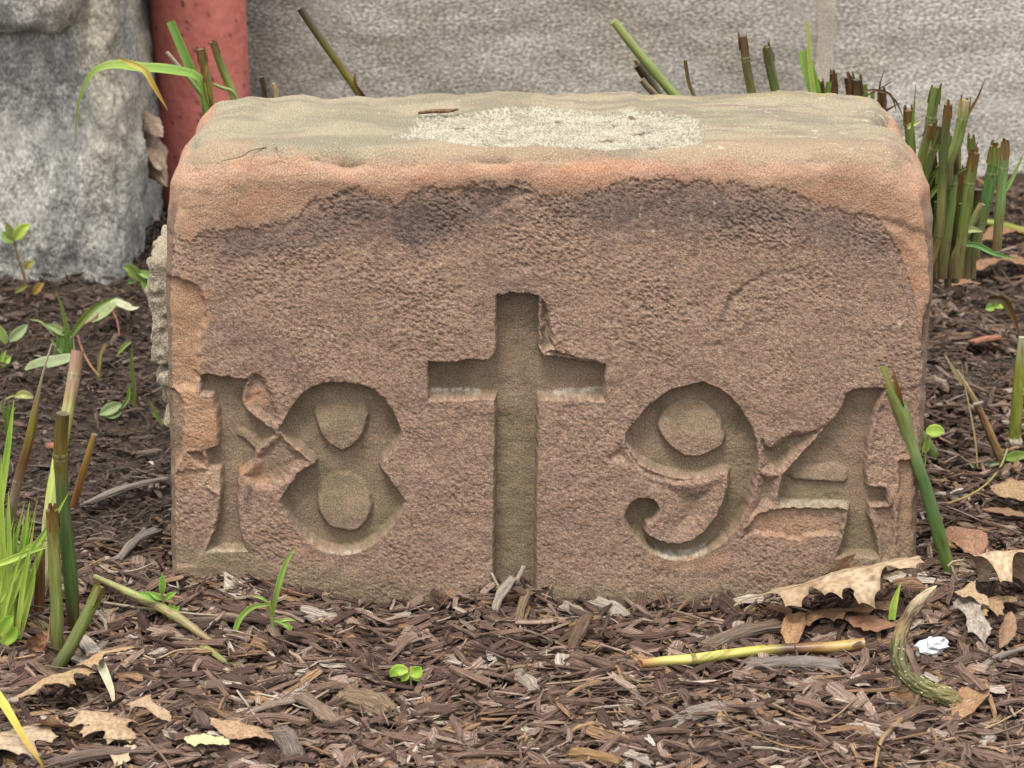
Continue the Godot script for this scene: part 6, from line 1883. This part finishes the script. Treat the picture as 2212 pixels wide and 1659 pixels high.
	for e in [["brown crumbling frass clod on the stone's top before the pale patch", [904, 244, 930, 241, 960, 240, 990, 236], 4.5, lin(0.20, 0.13, 0.075)], ["thin dry tendril curled on the stone's top left", [478, 348, 520, 338, 540, 326, 575, 318, 598, 313, 596, 322, 612, 330], 1.3, lin(0.16, 0.12, 0.085)]]:
		var tp := PackedVector3Array()
		for i in range(0, e[1].size(), 2):
			var d := look(e[1][i], e[1][i + 1])
			tp.append(eye + d * ((0.3640 - eye.y) / d.y))
		var o := thing("dry_debris", e[0], "plant debris", tp[0], "debris on the stone's top")
		part("strand", tube_mesh(tp, px_radii([e[2] * 0.7, e[2], e[2], e[2] * 0.5], tp[0]), [e[3], e[3] * 1.3, e[3]], 12, 0.35, 3.0, 40), M.soil if e[2] > 3.0 else M.stem, o)
	for e in [
		["pale wavy root running right from the arched oak leaf", [300, 1410, 330, 1424, 352, 1418, 380, 1406, 420, 1402, 452, 1404], 2.6, lin(0.50, 0.40, 0.29)],
		["long white root hanging from the shredded strip at lower left", [246, 1520, 250, 1560, 256, 1600, 260, 1640, 262, 1672], 2.2, lin(0.62, 0.54, 0.44)],
		["brown thread root curving down to the bottom edge", [250, 1500, 278, 1556, 310, 1590, 345, 1626, 372, 1664], 5.0, lin(0.22, 0.14, 0.10)],
		["white thread crossing the lower left middle mulch", [512, 1492, 530, 1516, 548, 1542, 566, 1562], 2.4, lin(0.64, 0.57, 0.47)],
		["fine white root arching above the plank like chip", [556, 1498, 600, 1508, 650, 1528, 682, 1532], 1.8, lin(0.66, 0.60, 0.48)],
		["tan string root looping below the curved root", [1640, 1502, 1700, 1536, 1770, 1560, 1810, 1544, 1850, 1510, 1900, 1490, 1950, 1494], 3.0, lin(0.40, 0.28, 0.18)],
		["brown string root passing under the curved root", [1870, 1420, 1910, 1440, 1960, 1468, 2040, 1500, 2100, 1540], 3.0, lin(0.36, 0.24, 0.15)],
		["twisted straw ribbon at the bottom below the curved root", [1990, 1486, 1970, 1530, 1940, 1560, 1904, 1600, 1890, 1660], 6.5, lin(0.46, 0.31, 0.17)],
		["tan fibre bending through the bottom right mulch", [1552, 1500, 1580, 1560, 1640, 1590, 1700, 1612, 1780, 1620], 2.6, lin(0.42, 0.28, 0.15)],
		["thin upright fibre hook in the lower right mulch", [1764, 1560, 1756, 1600, 1772, 1640, 1790, 1660], 2.2, lin(0.48, 0.36, 0.25)],
		["pale stalk thread lying from the propped oak leaf leftwards", [1610, 1316, 1650, 1300, 1720, 1312, 1780, 1330], 3.2, lin(0.54, 0.44, 0.32)],
		["forked straw coloured root at the right edge below the root stump", [2040, 1600, 2100, 1584, 2160, 1560, 2212, 1530], 3.4, lin(0.48, 0.36, 0.22)],
		["dark root strand in the bottom right corner", [1950, 1650, 2020, 1600, 2080, 1580, 2140, 1586, 2220, 1560], 3.6, lin(0.22, 0.15, 0.11)],
		["brown root strand hanging in the right corner", [2180, 1500, 2170, 1560, 2186, 1620, 2200, 1670], 3.0, lin(0.26, 0.18, 0.13)],
		["pale fibre curling left of the leafy sprout", [200, 1210, 240, 1234, 290, 1232, 330, 1216], 2.0, lin(0.58, 0.50, 0.38)],
		["bleached thread lying below the lying ridged stem", [214, 1300, 280, 1310, 340, 1318, 420, 1326, 480, 1330], 3.4, lin(0.52, 0.44, 0.34)],
		["grey twiggy root on the mulch right of the stone", [2040, 1000, 2070, 986, 2100, 1000, 2140, 990], 2.4, lin(0.34, 0.25, 0.19)],
		["wavy tan root before the middle of the mulch", [1180, 1478, 1260, 1470, 1330, 1452, 1380, 1472, 1440, 1466], 3.0, lin(0.36, 0.26, 0.17)]]:
		root_string(e[0], e[1], e[2], e[3])
	var strip := thing("shredded_strip", "bleached shredded strip of leaf hanging below the arched oak leaf", "dry leaf strip", G(240, 1500))
	part("strip", blade_mesh(PackedVector3Array([G(214, 1432, 0.030), G(228, 1462, 0.026), G(240, 1492, 0.020), G(246, 1522, 0.014)]), mm_px(20, G(230, 1470)), [lin(0.56, 0.52, 0.46), lin(0.60, 0.57, 0.52), lin(0.52, 0.46, 0.40)], Vector3(0.2, 1, 0.9), 0.4, [1.1, 1.0, 0.7, 0.2]), M.blade, strip)
